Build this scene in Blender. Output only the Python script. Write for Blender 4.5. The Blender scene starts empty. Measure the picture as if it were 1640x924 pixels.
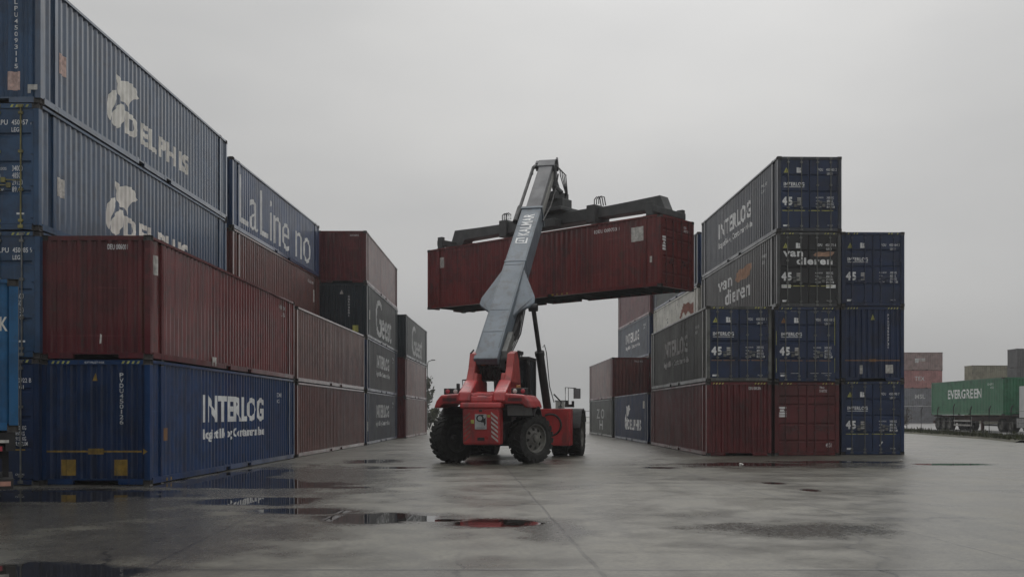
import bpy, bmesh, math, random
from mathutils import Vector, Matrix, noise as mnoise

R = math.radians
random.seed(7)
scene = bpy.context.scene
COL = scene.collection

# ------------------------------------------------------------------ camera
F = 1604.0
EYE = 1.62
cd = bpy.data.cameras.new('camera')
cam = bpy.data.objects.new('camera', cd)
COL.objects.link(cam)
cam.location = (0, 0, EYE)
cam.rotation_euler = (R(90), 0, 0)
cd.sensor_width = 36
cd.lens = F / 1640 * 36
cd.shift_y = 200 / 1640
cd.clip_start = 0.1
cd.clip_end = 5000
scene.camera = cam

# ------------------------------------------------------------------ light
SUN_EL, SUN_AZ = R(38), R(11)          # azimuth clockwise from +Y (straight ahead)
w = bpy.data.worlds.new('World')
scene.world = w
w.use_nodes = True
nt = w.node_tree
for n in list(nt.nodes):
    nt.nodes.remove(n)
out = nt.nodes.new('ShaderNodeOutputWorld')
bg = nt.nodes.new('ShaderNodeBackground')
sky = nt.nodes.new('ShaderNodeTexSky')
sky.sky_type = 'NISHITA'
sky.sun_disc = False
sky.sun_elevation = SUN_EL
sky.sun_rotation = SUN_AZ
sky.air_density = 1.0
sky.dust_density = 6.0
sky.ozone_density = 1.0
hs = nt.nodes.new('ShaderNodeHueSaturation')
hs.inputs['Saturation'].default_value = 0.03
nt.links.new(sky.outputs[0], hs.inputs['Color'])
# a closed cloud deck: grey, faintly mottled
tc = nt.nodes.new('ShaderNodeTexCoord')
mp = nt.nodes.new('ShaderNodeMapping')
mp.inputs['Scale'].default_value = (1.2, 1.2, 3.0)
nz = nt.nodes.new('ShaderNodeTexNoise')
nz.inputs['Scale'].default_value = 2.0
nz.inputs['Detail'].default_value = 6
nz.inputs['Roughness'].default_value = 0.45
nt.links.new(tc.outputs['Generated'], mp.inputs[0])
nt.links.new(mp.outputs[0], nz.inputs['Vector'])
rp = nt.nodes.new('ShaderNodeValToRGB')
rp.color_ramp.elements[0].position = 0.30
rp.color_ramp.elements[0].color = (4.10, 4.13, 4.16, 1)
rp.color_ramp.elements[1].position = 0.72
rp.color_ramp.elements[1].color = (5.40, 5.37, 5.27, 1)
nt.links.new(nz.outputs['Fac'], rp.inputs[0])
mx = nt.nodes.new('ShaderNodeMix')
mx.data_type = 'RGBA'
mx.inputs[0].default_value = 0.94
nt.links.new(hs.outputs[0], mx.inputs[6])
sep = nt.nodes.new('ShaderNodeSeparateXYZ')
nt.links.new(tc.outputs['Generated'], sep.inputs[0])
zr = nt.nodes.new('ShaderNodeValToRGB')             # overcast zenith, about three times the horizon, raised out of view to light walls
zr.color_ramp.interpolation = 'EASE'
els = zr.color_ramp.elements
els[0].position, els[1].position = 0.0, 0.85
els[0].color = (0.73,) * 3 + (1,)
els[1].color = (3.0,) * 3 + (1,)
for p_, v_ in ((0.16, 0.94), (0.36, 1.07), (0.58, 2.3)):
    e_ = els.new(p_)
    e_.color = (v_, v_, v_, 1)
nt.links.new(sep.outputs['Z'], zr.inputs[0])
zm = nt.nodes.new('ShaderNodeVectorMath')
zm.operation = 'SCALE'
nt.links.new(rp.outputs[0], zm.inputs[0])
yr = nt.nodes.new('ShaderNodeMapRange')            # unseen sky behind the viewer dimmed to shade faces turned to the camera
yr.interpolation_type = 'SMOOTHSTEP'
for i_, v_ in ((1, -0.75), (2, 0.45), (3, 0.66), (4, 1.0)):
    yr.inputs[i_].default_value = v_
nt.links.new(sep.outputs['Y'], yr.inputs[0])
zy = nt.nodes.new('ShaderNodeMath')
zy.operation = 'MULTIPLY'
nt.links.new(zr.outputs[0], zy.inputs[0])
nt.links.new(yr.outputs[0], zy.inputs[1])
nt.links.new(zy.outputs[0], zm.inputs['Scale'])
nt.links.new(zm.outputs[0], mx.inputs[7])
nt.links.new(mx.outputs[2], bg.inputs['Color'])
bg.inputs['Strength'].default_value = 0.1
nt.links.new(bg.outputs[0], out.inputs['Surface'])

sd = bpy.data.lights.new('sun', 'SUN')
sd.energy = 0.5
sd.angle = R(30)
sd.color = (1.0, 0.97, 0.93)
sun = bpy.data.objects.new('sun', sd)
COL.objects.link(sun)
sdir = Vector((math.sin(SUN_AZ) * math.cos(SUN_EL), math.cos(SUN_AZ) * math.cos(SUN_EL), math.sin(SUN_EL)))
sun.rotation_euler = sdir.to_track_quat('Z', 'Y').to_euler()
sun.location = sdir * 60

vs = scene.view_settings
vs.view_transform = 'Standard'
vs.look = 'None'
vs.exposure = 0.0
vs.gamma = 1.0
vs.use_curve_mapping = False


# ------------------------------------------------------------------ helpers
def link(o, parent=None):
    COL.objects.link(o)
    if parent is not None:
        o.parent = parent
    return o


def tag(o, label=None, cat=None, group=None, kind=None):
    if label: o['label'] = label
    if cat: o['category'] = cat
    if group: o['group'] = group
    if kind: o['kind'] = kind
    return o


def empty(name, loc=(0, 0, 0), rz=0.0):
    o = bpy.data.objects.new(name, None)
    o.empty_display_size = 0.3
    o.location = loc
    o.rotation_euler = (0, 0, rz)
    return link(o)


class MB:
    """collects shapes, then becomes ONE mesh object"""

    def __init__(self):
        self.v, self.f, self.m = [], [], []
        self.slot = 0

    def add(self, vs_, fs_):
        b = len(self.v)
        self.v += [tuple(p) for p in vs_]
        for f in fs_:
            self.f.append([b + i for i in f])
            self.m.append(self.slot)
        return self

    def box(self, x0, x1, y0, y1, z0, z1):
        vs_ = [(x, y, z) for z in (z0, z1) for y in (y0, y1) for x in (x0, x1)]
        return self.add(vs_, [(0, 2, 3, 1), (4, 5, 7, 6), (0, 1, 5, 4), (2, 6, 7, 3), (0, 4, 6, 2), (1, 3, 7, 5)])

    def obox(self, c, ax, ay, az):
        c, ax, ay, az = Vector(c), Vector(ax), Vector(ay), Vector(az)
        vs_ = [c + sx * ax + sy * ay + sz * az for sz in (-1, 1) for sy in (-1, 1) for sx in (-1, 1)]
        return self.add(vs_, [(0, 2, 3, 1), (4, 5, 7, 6), (0, 1, 5, 4), (2, 6, 7, 3), (0, 4, 6, 2), (1, 3, 7, 5)])

    def tube(self, pts, r, n=10, r2=None):
        pts = [Vector(p) for p in pts]
        rings = []
        up = Vector((0, 0, 1))
        for i, p in enumerate(pts):
            a = pts[max(0, i - 1)]
            b = pts[min(len(pts) - 1, i + 1)]
            d = (b - a).normalized()
            u = d.cross(up)
            if u.length < 1e-3:
                u = d.cross(Vector((1, 0, 0)))
            u.normalize()
            v = d.cross(u).normalized()
            rr = r if r2 is None else r + (r2 - r) * i / (len(pts) - 1)
            rings.append([p + rr * (math.cos(2 * math.pi * k / n) * u + math.sin(2 * math.pi * k / n) * v) for k in range(n)])
        vs_ = [q for rg in rings for q in rg]
        fs_ = []
        for i in range(len(pts) - 1):
            for k in range(n):
                k2 = (k + 1) % n
                fs_.append((i * n + k, i * n + k2, (i + 1) * n + k2, (i + 1) * n + k))
        fs_.append(tuple(range(n))[::-1])
        fs_.append(tuple((len(pts) - 1) * n + k for k in range(n)))
        return self.add(vs_, fs_)

    def prism(self, poly, fn0, fn1):
        """poly of 2d points; fn0/fn1 map a 2d point to the two 3d caps"""
        n = len(poly)
        vs_ = [fn0(*p) for p in poly] + [fn1(*p) for p in poly]
        fs_ = [tuple(range(n))[::-1], tuple(range(n, 2 * n))]
        for i in range(n):
            j = (i + 1) % n
            fs_.append((i, j, n + j, n + i))
        return self.add(vs_, fs_)

    def px(self, poly, x0, x1):      # poly in (y,z), extruded along x
        return self.prism(poly, lambda a, b: (x0, a, b), lambda a, b: (x1, a, b))

    def py(self, poly, y0, y1):      # poly in (x,z)
        return self.prism(poly, lambda a, b: (a, y0, b), lambda a, b: (a, y1, b))

    def pz(self, poly, z0, z1):
        return self.prism(poly, lambda a, b: (a, b, z0), lambda a, b: (a, b, z1))

    def lathe_x(self, prof, n=32, c=(0, 0, 0), a0=0.0, a1=2 * math.pi, closed=False):
        """prof = [(x, r)], revolved round the x axis"""
        full = abs(a1 - a0 - 2 * math.pi) < 1e-6
        m = n if full else n + 1
        vs_ = []
        for k in range(m):
            a = a0 + (a1 - a0) * k / n
            for (x, r) in prof:
                vs_.append((c[0] + x, c[1] + r * math.cos(a), c[2] + r * math.sin(a)))
        L = len(prof)
        fs_ = []
        for k in range(n):
            k2 = (k + 1) % m
            for i in range(L if closed else L - 1):
                j = (i + 1) % L
                fs_.append((k * L + i, k * L + j, k2 * L + j, k2 * L + i))
        if not full and closed:
            fs_.append(tuple(range(L)))
            fs_.append(tuple((m - 1) * L + i for i in range(L))[::-1])
        return self.add(vs_, fs_)

    def mesh(self, name, mats):
        me = bpy.data.meshes.new(name)
        me.from_pydata(self.v, [], self.f)
        for m_ in (mats if isinstance(mats, (list, tuple)) else [mats]):
            me.materials.append(m_)
        if any(self.m):
            me.polygons.foreach_set('material_index', self.m)
        bm = bmesh.new()
        bm.from_mesh(me)
        bmesh.ops.recalc_face_normals(bm, faces=bm.faces)
        bm.to_mesh(me)
        bm.free()
        me.update()
        return me

    def build(self, name, mats, parent=None, bevel=0.0, smooth=False):
        me = self.mesh(name, mats)
        if smooth:
            me.polygons.foreach_set('use_smooth', [True] * len(me.polygons))
        o = bpy.data.objects.new(name, me)
        link(o, parent)
        if bevel:
            b = o.modifiers.new('bevel', 'BEVEL')
            b.width = bevel
            b.segments = 2
            b.limit_method = 'ANGLE'
            b.angle_limit = R(35)
        return o


# ------------------------------------------------------------------ materials
def nodes(name):
    m = bpy.data.materials.new(name)
    m.use_nodes = True
    t = m.node_tree
    return m, t, t.nodes['Principled BSDF']


def mixc(t, fac, a, b):
    n = t.nodes.new('ShaderNodeMix')
    n.data_type = 'RGBA'
    for i, s in ((0, fac), (6, a), (7, b)):
        if hasattr(s, 'is_linked') or hasattr(s, 'links'):
            t.links.new(s, n.inputs[i])
        elif i == 0:
            n.inputs[0].default_value = s
        else:
            n.inputs[i].default_value = (*s, 1)
    return n.outputs[2]


def ntex(t, vec, scale, detail=4, rough=0.55):
    n = t.nodes.new('ShaderNodeTexNoise')
    n.inputs['Scale'].default_value = scale
    n.inputs['Detail'].default_value = detail
    n.inputs['Roughness'].default_value = rough
    t.links.new(vec, n.inputs['Vector'])
    return n.outputs['Fac']


def rng(t, v, a, b, c=0.0, d=1.0):
    n = t.nodes.new('ShaderNodeMapRange')
    n.interpolation_type = 'SMOOTHSTEP'
    n.inputs[1].default_value = a
    n.inputs[2].default_value = b
    n.inputs[3].default_value = c
    n.inputs[4].default_value = d
    t.links.new(v, n.inputs[0])
    return n.outputs[0]


def math_(t, op, a, b=None):
    n = t.nodes.new('ShaderNodeMath')
    n.operation = op
    for i, s in enumerate((a, b)):
        if s is None:
            continue
        if isinstance(s, (int, float)):
            n.inputs[i].default_value = s
        else:
            t.links.new(s, n.inputs[i])
    return n.outputs[0]


def ocoord(t, jitter=True):
    tc_ = t.nodes.new('ShaderNodeTexCoord')
    if not jitter:
        return tc_.outputs['Object']
    oi = t.nodes.new('ShaderNodeObjectInfo')
    va = t.nodes.new('ShaderNodeVectorMath')
    va.operation = 'ADD'
    mu = math_(t, 'MULTIPLY', oi.outputs['Random'], 60.0)
    t.links.new(tc_.outputs['Object'], va.inputs[0])
    t.links.new(mu, va.inputs[1])
    return va.outputs[0]


def scaled(t, vec, s):
    n = t.nodes.new('ShaderNodeVectorMath')
    n.operation = 'MULTIPLY'
    n.inputs[1].default_value = s
    t.links.new(vec, n.inputs[0])
    return n.outputs[0]


_pm = {}


def paint(name, col, fade=None, rust=0.35, dirt=0.4, rough=0.30, spec=0.22, wet=0.5):
    """weathered container paint: chalky fading, runs of dirt, rust blooms, dents"""
    if name in _pm:
        return _pm[name]
    m, t, b = nodes(name)
    p = ocoord(t)
    if fade is None:
        fade = tuple(c * 1.30 + 0.004 for c in col)
    n1 = rng(t, ntex(t, p, 0.55, 5, 0.6), 0.36, 0.68)
    c = mixc(t, n1, col, fade)
    n2 = rng(t, ntex(t, p, 1.3, 6, 0.65), 0.46, 0.62, 0.0, 0.62)
    c = mixc(t, n2, c, tuple(x * 0.55 + 0.003 for x in col))
    sc_ = rng(t, ntex(t, scaled(t, p, (0.35, 0.35, 9.0)), 1.0, 6, 0.65), 0.64, 0.69, 0.0, dirt * 0.8)       # rub marks from handling
    c = mixc(t, sc_, c, tuple(min(1, x * 1.5 + 0.022) for x in col))
    st = rng(t, ntex(t, scaled(t, p, (5.5, 5.5, 0.28)), 1.0, 4, 0.6), 0.50, 0.72, 0.0, dirt)
    c = mixc(t, st, c, tuple(0.35 * x + 0.014 for x in col))
    st2 = rng(t, ntex(t, scaled(t, p, (9.0, 9.0, 0.5)), 1.3, 3, 0.6), 0.60, 0.75, 0.0, dirt * 0.7)
    c = mixc(t, st2, c, tuple(min(1, x * 1.9 + 0.024) for x in col))
    ru = rng(t, ntex(t, p, 1.6, 9, 0.72), 0.56, 0.64, 0.0, rust)
    c = mixc(t, ru, c, (0.040, 0.022, 0.020))
    rs = rng(t, ntex(t, scaled(t, p, (3.2, 3.2, 0.30)), 1.0, 7, 0.7), 0.57, 0.66, 0.0, rust * 0.9)
    c = mixc(t, rs, c, (0.070, 0.034, 0.020))
    ru2 = rng(t, ntex(t, p, 8.0, 6, 0.7), 0.66, 0.71, 0.0, rust)
    c = mixc(t, ru2, c, (0.10, 0.045, 0.022))
    t.links.new(c, b.inputs['Base Color'])
    ro = rng(t, ntex(t, p, 1.1, 4), 0.35, 0.7, rough, rough + 0.20)
    t.links.new(ro, b.inputs['Roughness'])
    b.inputs['Specular IOR Level'].default_value = spec
    b.inputs['Coat Weight'].default_value = wet            # rain film
    b.inputs['Coat Roughness'].default_value = 0.13
    bp = t.nodes.new('ShaderNodeBump')
    bp.inputs['Strength'].default_value = 0.22
    bp.inputs['Distance'].default_value = 0.012
    t.links.new(ntex(t, scaled(t, p, (1, 1, 0.8)), 1.7, 3, 0.5), bp.inputs['Height'])
    t.links.new(bp.outputs[0], b.inputs['Normal'])
    _pm[name] = m
    return m


def plain(name, col, rough=0.5, metal=0.0, var=0.25, scale=6.0, spec=0.5, dirt=0.0, bump=0.0):
    if name in _pm:
        return _pm[name]
    m, t, b = nodes(name)
    p = ocoord(t)
    n1 = rng(t, ntex(t, p, scale, 4), 0.3, 0.75)
    c = mixc(t, n1, tuple(x * (1 - var) for x in col), tuple(min(1, x * (1 + var)) for x in col))
    if dirt:
        d = rng(t, ntex(t, scaled(t, p, (3, 3, 0.8)), 1.0, 6, 0.65), 0.47, 0.68, 0.0, dirt)
        c = mixc(t, d, c, (0.05, 0.042, 0.042))
    t.links.new(c, b.inputs['Base Color'])
    ro = rng(t, ntex(t, p, scale * 0.6, 3), 0.3, 0.7, rough, min(1, rough + 0.18))
    t.links.new(ro, b.inputs['Roughness'])
    b.inputs['Metallic'].default_value = metal
    b.inputs['Specular IOR Level'].default_value = spec
    if bump:
        bp = t.nodes.new('ShaderNodeBump')
        bp.inputs['Strength'].default_value = bump
        bp.inputs['Distance'].default_value = 0.02
        t.links.new(ntex(t, p, scale * 2, 5), bp.inputs['Height'])
        t.links.new(bp.outputs[0], b.inputs['Normal'])
    _pm[name] = m
    return m


def lamp_mat(name, col, rough=0.15):
    return plain(name, col, rough, var=0.1)


WHITE = plain('white lettering paint', (0.74, 0.75, 0.75), 0.5, var=0.15, scale=2.5, dirt=0.22)
WHITE_DIM = plain('worn white lettering', (0.55, 0.56, 0.56), 0.6, var=0.25, scale=2.0, dirt=0.4)
CREAM = plain('cream emblem paint', (0.76, 0.75, 0.70), 0.55, var=0.2, scale=2.0, dirt=0.25)
YELLOW = plain('yellow marking', (0.26, 0.165, 0.025), 0.6, var=0.3, scale=5, dirt=0.4)
YELGREEN = plain('pale yellow marking', (0.40, 0.40, 0.10), 0.6, var=0.25, scale=5, dirt=0.3)
ORANGE = plain('orange marking', (0.24, 0.12, 0.045), 0.6, var=0.25, scale=4, dirt=0.3)
STICK = plain('sticker paper', (0.50, 0.49, 0.46), 0.6, var=0.3, scale=9, dirt=0.35)
PINK = plain('faded red sticker', (0.50, 0.36, 0.32), 0.6, var=0.3, scale=9)
STEEL = plain('galvanised bar', (0.16, 0.165, 0.16), 0.45, 0.6, var=0.3, scale=5, dirt=0.4)
BRASSY = plain('weathered yellow bar', (0.22, 0.20, 0.07), 0.55, 0.1, var=0.35, scale=5, dirt=0.5)
DARK = plain('dark underside steel', (0.018, 0.018, 0.018), 0.7, var=0.3, scale=3)
CAST = plain('corner casting steel', (0.05, 0.048, 0.045), 0.55, 0.2, var=0.4, scale=9, dirt=0.4)
RUBBER = plain('dusty black rubber', (0.024, 0.0235, 0.022), 0.75, var=0.35, scale=9, spec=0.3, bump=0.3)
SEAL = plain('door seal rubber', (0.01, 0.01, 0.011), 0.7)
GLASS = plain('dark cab glass', (0.012, 0.016, 0.018), 0.06, var=0.1, spec=0.8)
MIRRORG = plain('mirror glass', (0.25, 0.26, 0.27), 0.05, 0.9, var=0.05)
BLACK = plain('black painted steel', (0.014, 0.014, 0.015), 0.5, var=0.3, dirt=0.2)
HOSE = plain('hydraulic hose', (0.012, 0.012, 0.012), 0.5)


# ------------------------------------------------------------------ text
_tc = {}


def text2d(s, bold=0.0):
    """glyph outline of s as (verts2d, faces), lower left at 0,0, plus its width and height"""
    k = (s, bold)
    if k in _tc:
        return _tc[k]
    cu = bpy.data.curves.new('glyphs', 'FONT')
    cu.body = s
    cu.offset = bold
    cu.space_character = 1.0 + max(0.0, bold) * 3.8
    cu.resolution_u = 3
    o = bpy.data.objects.new('glyphs', cu)
    COL.objects.link(o)
    bpy.context.view_layer.update()
    dg = bpy.context.evaluated_depsgraph_get()
    me = o.evaluated_get(dg).to_mesh()
    V = [(v.co.x, v.co.y) for v in me.vertices]
    Fc = [tuple(p.vertices) for p in me.polygons]
    o.evaluated_get(dg).to_mesh_clear()
    bpy.data.objects.remove(o)
    bpy.data.curves.remove(cu)
    x0 = min(p[0] for p in V); x1 = max(p[0] for p in V)
    y0 = min(p[1] for p in V); y1 = max(p[1] for p in V)
    V = [((p[0] - x0) / (x1 - x0), (p[1] - y0) / (y1 - y0)) for p in V]
    _tc[k] = (V, Fc)
    return _tc[k]


def text_fit(s, a0, a1, z0, z1, bold=0.0):
    V, Fc = text2d(s, bold)
    return [(a0 + (a1 - a0) * x, z0 + (z1 - z0) * y) for x, y in V], Fc


def vchar(ch, a0, a1, z0, z1, bold=0.01):
    if ch in '1I':
        a0, a1 = a0 + (a1 - a0) * 0.38, a1 - (a1 - a0) * 0.34
    return text_fit(ch, a0, a1, z0, z1, bold)


def rect2(a0, a1, z0, z1):
    return [(a0, z0), (a1, z0), (a1, z1), (a0, z1)], [(0, 1, 2, 3)]


def merge2(*parts):
    V, Fc = [], []
    for v, f in parts:
        b = len(V)
        V += v
        Fc += [tuple(b + i for i in q) for q in f]
    return V, Fc


def poly2(pts):
    return list(pts), [tuple(range(len(pts)))]


# ------------------------------------------------------------------ container
PER = 0.278


SIDE_D, _E = 0.036, 0.028
_C = [(0.26, 0.24), (0.50, 0.24), (0.76, 0.24), (1.0, 0.24)]
PROF = [(0.0 + _E, 0.0), (0.26 - _E, 0.0), (0.26 + _E, SIDE_D * _E / 0.24), (0.50 - _E, SIDE_D * (1 - _E / 0.24)),
        (0.50 + _E, SIDE_D), (0.76 - _E, SIDE_D), (0.76 + _E, SIDE_D * (1 - _E / 0.24)), (1.0 - _E, SIDE_D * _E / 0.24)]


def side_depth(x):
    """0 on the outer ridge, SIDE_D in the groove, with softened bends"""
    q = (x / PER) % 1.0
    pts = [(PROF[-1][0] - 1.0, PROF[-1][1])] + PROF + [(PROF[0][0] + 1.0, PROF[0][1])]
    for (a, da), (b, db) in zip(pts, pts[1:]):
        if a <= q <= b:
            return da + (db - da) * (q - a) / (b - a)
    return 0.0


def wave(x, seed):
    """beaten sheet: every rib stands a little differently"""
    return 0.017 * mnoise.noise(Vector((x * 0.55, seed * 7.3, 0))) + 0.007 * mnoise.noise(Vector((x * 3.1, seed * 3.7, 5)))


_seed = [0]


def folds(x0, x1, per=PER, br=tuple(p[0] for p in PROF), ph=0.0):
    r = []
    k = math.floor(x0 / per) - 1
    while k * per < x1 + per:
        for b in br:
            x = (k + b) * per
            if x0 + 1e-4 < x < x1 - 1e-4:
                r.append(x)
        k += 1
    return sorted(r)


EPER = 0.23


def end_depth(y):
    q = (y / EPER + 0.5) % 1.0
    a, b, c = 0.34, 0.50, 0.84
    if q < a: return 0.0
    if q < b: return 0.042 * (q - a) / (b - a)
    if q < c: return 0.042
    return 0.042 * (1 - (q - c) / (1 - c))


GROOVES45 = (0.25, 0.47, 0.70)
GROOVES_RED = (0.20, 0.31, 0.57, 0.80)
DOORX = 0.035


def door_depth(fz, gr):
    """fz: fraction of height from the top"""
    return 0.0


class Box:
    """one shipping container; local x along its length, z up, origin at the base centre"""

    def __init__(self, near, far, z, H, side, mat, label, doors='-', W=2.5, L=None, side_mat=None, frame_mat=None,
                 rods=STEEL, ext=True, grooves=GROOVES45, group='stacked shipping containers', end_mat=None,
                 detail=True, rz=None, hazard=False, door_mat=None, yellow=False):
        self.H, self.W = H, W
        n, f = Vector((*near, 0)), Vector((*far, 0))
        d = (f - n)
        self.L = L or d.length
        ang = math.atan2(d.y, d.x)
        ex = d.normalized()
        ey = Vector((-ex.y, ex.x, 0))
        s = -1 if side == '-' else 1
        c = n + ex * (self.L / 2) - ey * (s * W / 2)
        _seed[0] += 1
        self.seed = _seed[0]
        jr = random.Random(self.seed * 13)
        c += ex * jr.uniform(-0.03, 0.03) + ey * jr.uniform(-0.018, 0.018)
        ang += R(jr.uniform(-0.06, 0.06))
        self.root = empty('shipping_container', (c.x, c.y, z), ang)
        tag(self.root, label, 'container', group)
        self.mat = mat
        sm = side_mat or mat
        fm = frame_mat or mat
        em = end_mat or mat
        dm = door_mat or mat
        L, hL, hW = self.L, self.L / 2, W / 2
        r = self.root
        self.ext = ext and L > 13
        xs40 = hL - 0.76
        # frame ---------------------------------------------------------
        m = MB()
        for sx in (-1, 1):
            for sy in (-1, 1):
                xa, xb = sorted((sx * (hL - 0.008), sx * (hL - 0.15)))
                ya, yb = sorted((sy * (hW - 0.008), sy * (hW - 0.13)))
                m.box(xa, xb, ya, yb, 0.118, H - 0.118)
                if self.ext:
                    xa, xb = sorted((sx * (xs40 - 0.07), sx * (xs40 + 0.07)))
                    ya, yb = sorted((sy * (hW - 0.004), sy * (hW - 0.05)))
                    m.box(xa, xb, ya, yb, 0.118, H - 0.118)
        for sy in (-1, 1):
            ya, yb = sorted((sy * (hW - 0.003), sy * (hW - 0.076)))
            m.box(-hL + 0.178, hL - 0.178, ya, yb, H - 0.075, H - 0.012)
            cuts = [(-1.25, -0.85), (0.85, 1.25)]
            x = -hL + 0.178
            for (c0, c1) in cuts:
                m.box(x, c0, ya, yb, 0.03, 0.165)
                m.box(c0, c1, ya, yb, 0.125, 0.165)
                x = c1
            m.box(x, hL - 0.178, ya, yb, 0.03, 0.165)
            for (c0, c1) in cuts:                                    # pocket strap plates
                y2, y3 = sorted((sy * (hW + 0.002), sy * (hW - 0.006)))
                m.box(c1 - 0.005, c1 + 0.14, y2, y3, 0.035, 0.20)
                m.box(c0 - 0.14, c0 + 0.005, y2, y3, 0.035, 0.20)
        for sx, kind in ((-1, 'd' if doors == '-' else 'b'), (1, 'd' if doors == '+' else 'b')):
            xa, xb = sorted((sx * (hL - 0.012), sx * (hL - 0.12)))
            m.box(xa, xb, -hW + 0.162, hW - 0.162, H - 0.115, H - 0.012)
            if kind == 'd':
                m.box(xa, xb, -hW + 0.162, hW - 0.162, 0.02, 0.145)
            else:
                m.box(xa, xb, -hW + 0.162, -0.52, 0.02, 0.145)
                m.box(xa, xb, 0.52, hW - 0.162, 0.02, 0.145)
                m.box(xa, xb, -0.52, 0.52, 0.115, 0.146)
        m.build('frame', fm, r)
        # castings ------------------------------------------------------
        for sx in (-1, 1):
            for sy in (-1, 1):
                for zt in (0, 1):
                    o = bpy.data.objects.new('corner_casting', cast_mesh())
                    o.location = (sx * (hL - 0.089), sy * (hW - 0.081), 0.059 + zt * (H - 0.118))
                    link(o, r)
                    if self.ext:
                        o = bpy.data.objects.new('corner_casting', cast_mesh())
                        o.location = (sx * xs40, sy * (hW - 0.081), 0.059 + zt * (H - 0.118))
                        link(o, r)
        # side walls ----------------------------------------------------
        self.side = {}
        x0, x1 = -hL + 0.14, hL - 0.14
        xs = [x0] + folds(x0, x1) + [x1]
        for sy, key in ((-1, '-'), (1, '+')):
            m = MB()
            V, Fc = [], []
            for x in xs:
                y = sy * (hW - 0.034 - side_depth(x) + wave(x, self.seed + (0 if sy < 0 else 0.5)))
                V += [(x, y, 0.15), (x, y, H - 0.06)]
            for i in range(len(xs) - 1):
                Fc.append((2 * i, 2 * i + 2, 2 * i + 3, 2 * i + 1))
            m.add(V, Fc)
            self.side[key] = m.build('side_wall', sm, r, smooth=True)
        # ends ----------------------------------------------------------
        self.end = {}
        for sx, key in ((-1, '-'), (1, '+')):
            if doors == key:
                self.doors(sx, key, dm, rods, grooves)
            else:
                m = MB()
                ya, yb = -hW + 0.12, hW - 0.12
                ys = [ya] + folds(ya, yb, EPER, (0, 0.34, 0.50, 0.84), 0) + [yb]
                ys = sorted(set([ya, yb] + [y for y in
                             [(k + b - 0.5) * EPER for k in range(-8, 9) for b in (0, 0.34, 0.50, 0.84)] if ya < y < yb]))
                V, Fc = [], []
                for y in ys:
                    x = sx * (hL - 0.020 - end_depth(y))
                    V += [(x, y, 0.13), (x, y, H - 0.10)]
                for i in range(len(ys) - 1):
                    Fc.append((2 * i, 2 * i + 2, 2 * i + 3, 2 * i + 1))
                m.add(V, Fc)
                self.end[key] = m.build('end_wall', em, r)
        # roof and floor --------------------------------------------------
        m = MB()
        m.box(-hL + 0.10, hL - 0.10, -hW + 0.06, hW - 0.06, H - 0.030, H - 0.016)
        k = -hL + 0.3
        while k < hL - 0.3:
            m.box(k, k + 0.16, -hW + 0.10, hW - 0.10, H - 0.017, H - 0.006)
            k += 0.42
        m.build('roof', sm, r)
        m = MB()
        m.box(-hL + 0.13, hL - 0.13, -hW + 0.077, hW - 0.077, 0.150, 0.172)
        k = -hL + 0.45
        while k < hL - 0.4:
            m.box(k, k + 0.045, -hW + 0.078, hW - 0.078, 0.035, 0.1495)
            k += 0.55
        m.build('underframe', DARK, r)
        if hazard:
            self.hazard('-')

    def doors(self, sx, key, mat, rods, grooves):
        H, hW, hL, r = self.H, self.W / 2, self.L / 2, self.root
        zb, ztp = 0.155, H - 0.125
        zs = [(zb, 0.0)]
        for g in sorted(grooves, reverse=True):
            zc = H * (1 - g)
            zs += [(zc - 0.055, 0.0), (zc - 0.025, 0.03), (zc + 0.025, 0.03), (zc + 0.055, 0.0)]
        zs.append((ztp, 0.0))
        xo = hL - DOORX
        lo = 0.0
        for sy in (-1, 1):
            ya, yb = sorted((sy * 0.014, sy * (hW - 0.145)))
            m = MB()
            V, Fc = [], []
            for z, d in zs:
                V += [(sx * (xo - d), ya, z), (sx * (xo - d), yb, z)]
            n = len(zs)
            for i in range(n - 1):
                Fc.append((2 * i, 2 * i + 1, 2 * i + 3, 2 * i + 2))
            m.add(V, Fc)
            # the leaf's square tube edge and its hinges
            xa, xb = sorted((sx * (xo + 0.004), sx * (xo - 0.05)))
            m.box(xa, xb, ya, ya + 0.05, zb, ztp)
            m.box(xa, xb, yb - 0.05, yb, zb, ztp)
            m.box(xa, xb, ya + 0.05, yb - 0.05, zb, zb + 0.05)
            m.box(xa, xb, ya + 0.05, yb - 0.05, ztp - 0.05, ztp)
            for fz in (0.12, 0.37, 0.62, 0.87):
                xa, xb = sorted((sx * (hL - 0.006), sx * (xo - 0.02)))
                y0, y1 = sorted((sy * (hW - 0.125), sy * (hW - 0.20)))
                m.box(xa, xb, y0, y1, H * fz - 0.06, H * fz + 0.06)
            d = m.build('door', mat, r)
            sl = MB()
            xa, xb = sorted((sx * (xo - 0.008), sx * (xo - 0.04)))
            sl.box(xa, xb, *sorted((sy * (hW - 0.144), sy * (hW - 0.129))), zb, ztp)
            sl.build('door_seal', SEAL, d)
            for fy in (0.28, 0.74):
                y = sy * fy * (hW - 0.13)
                m = MB()
                xr = sx * (xo + 0.022)
                m.tube([(xr, y, 0.07), (xr, y, H - 0.06)], 0.019, 8)
                for z in (0.085, H - 0.07):
                    m.box(xr - 0.028, xr + 0.010, y - 0.055, y + 0.055, z - 0.035, z + 0.035)
                for z in (0.22, H * 0.32, H * 0.62, H - 0.22):
                    m.box(xr - 0.024, xr + 0.022, y - 0.05, y + 0.05, z - 0.03, z + 0.03)
                lr = m.build('lock_rod', rods, d)
                h = MB()
                zh = 1.02 + (0.12 if fy > 0.5 else 0)
                y2 = y + (0.40 if y < 0 else -0.40) * (1 if fy > 0.5 else -0.6)
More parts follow.
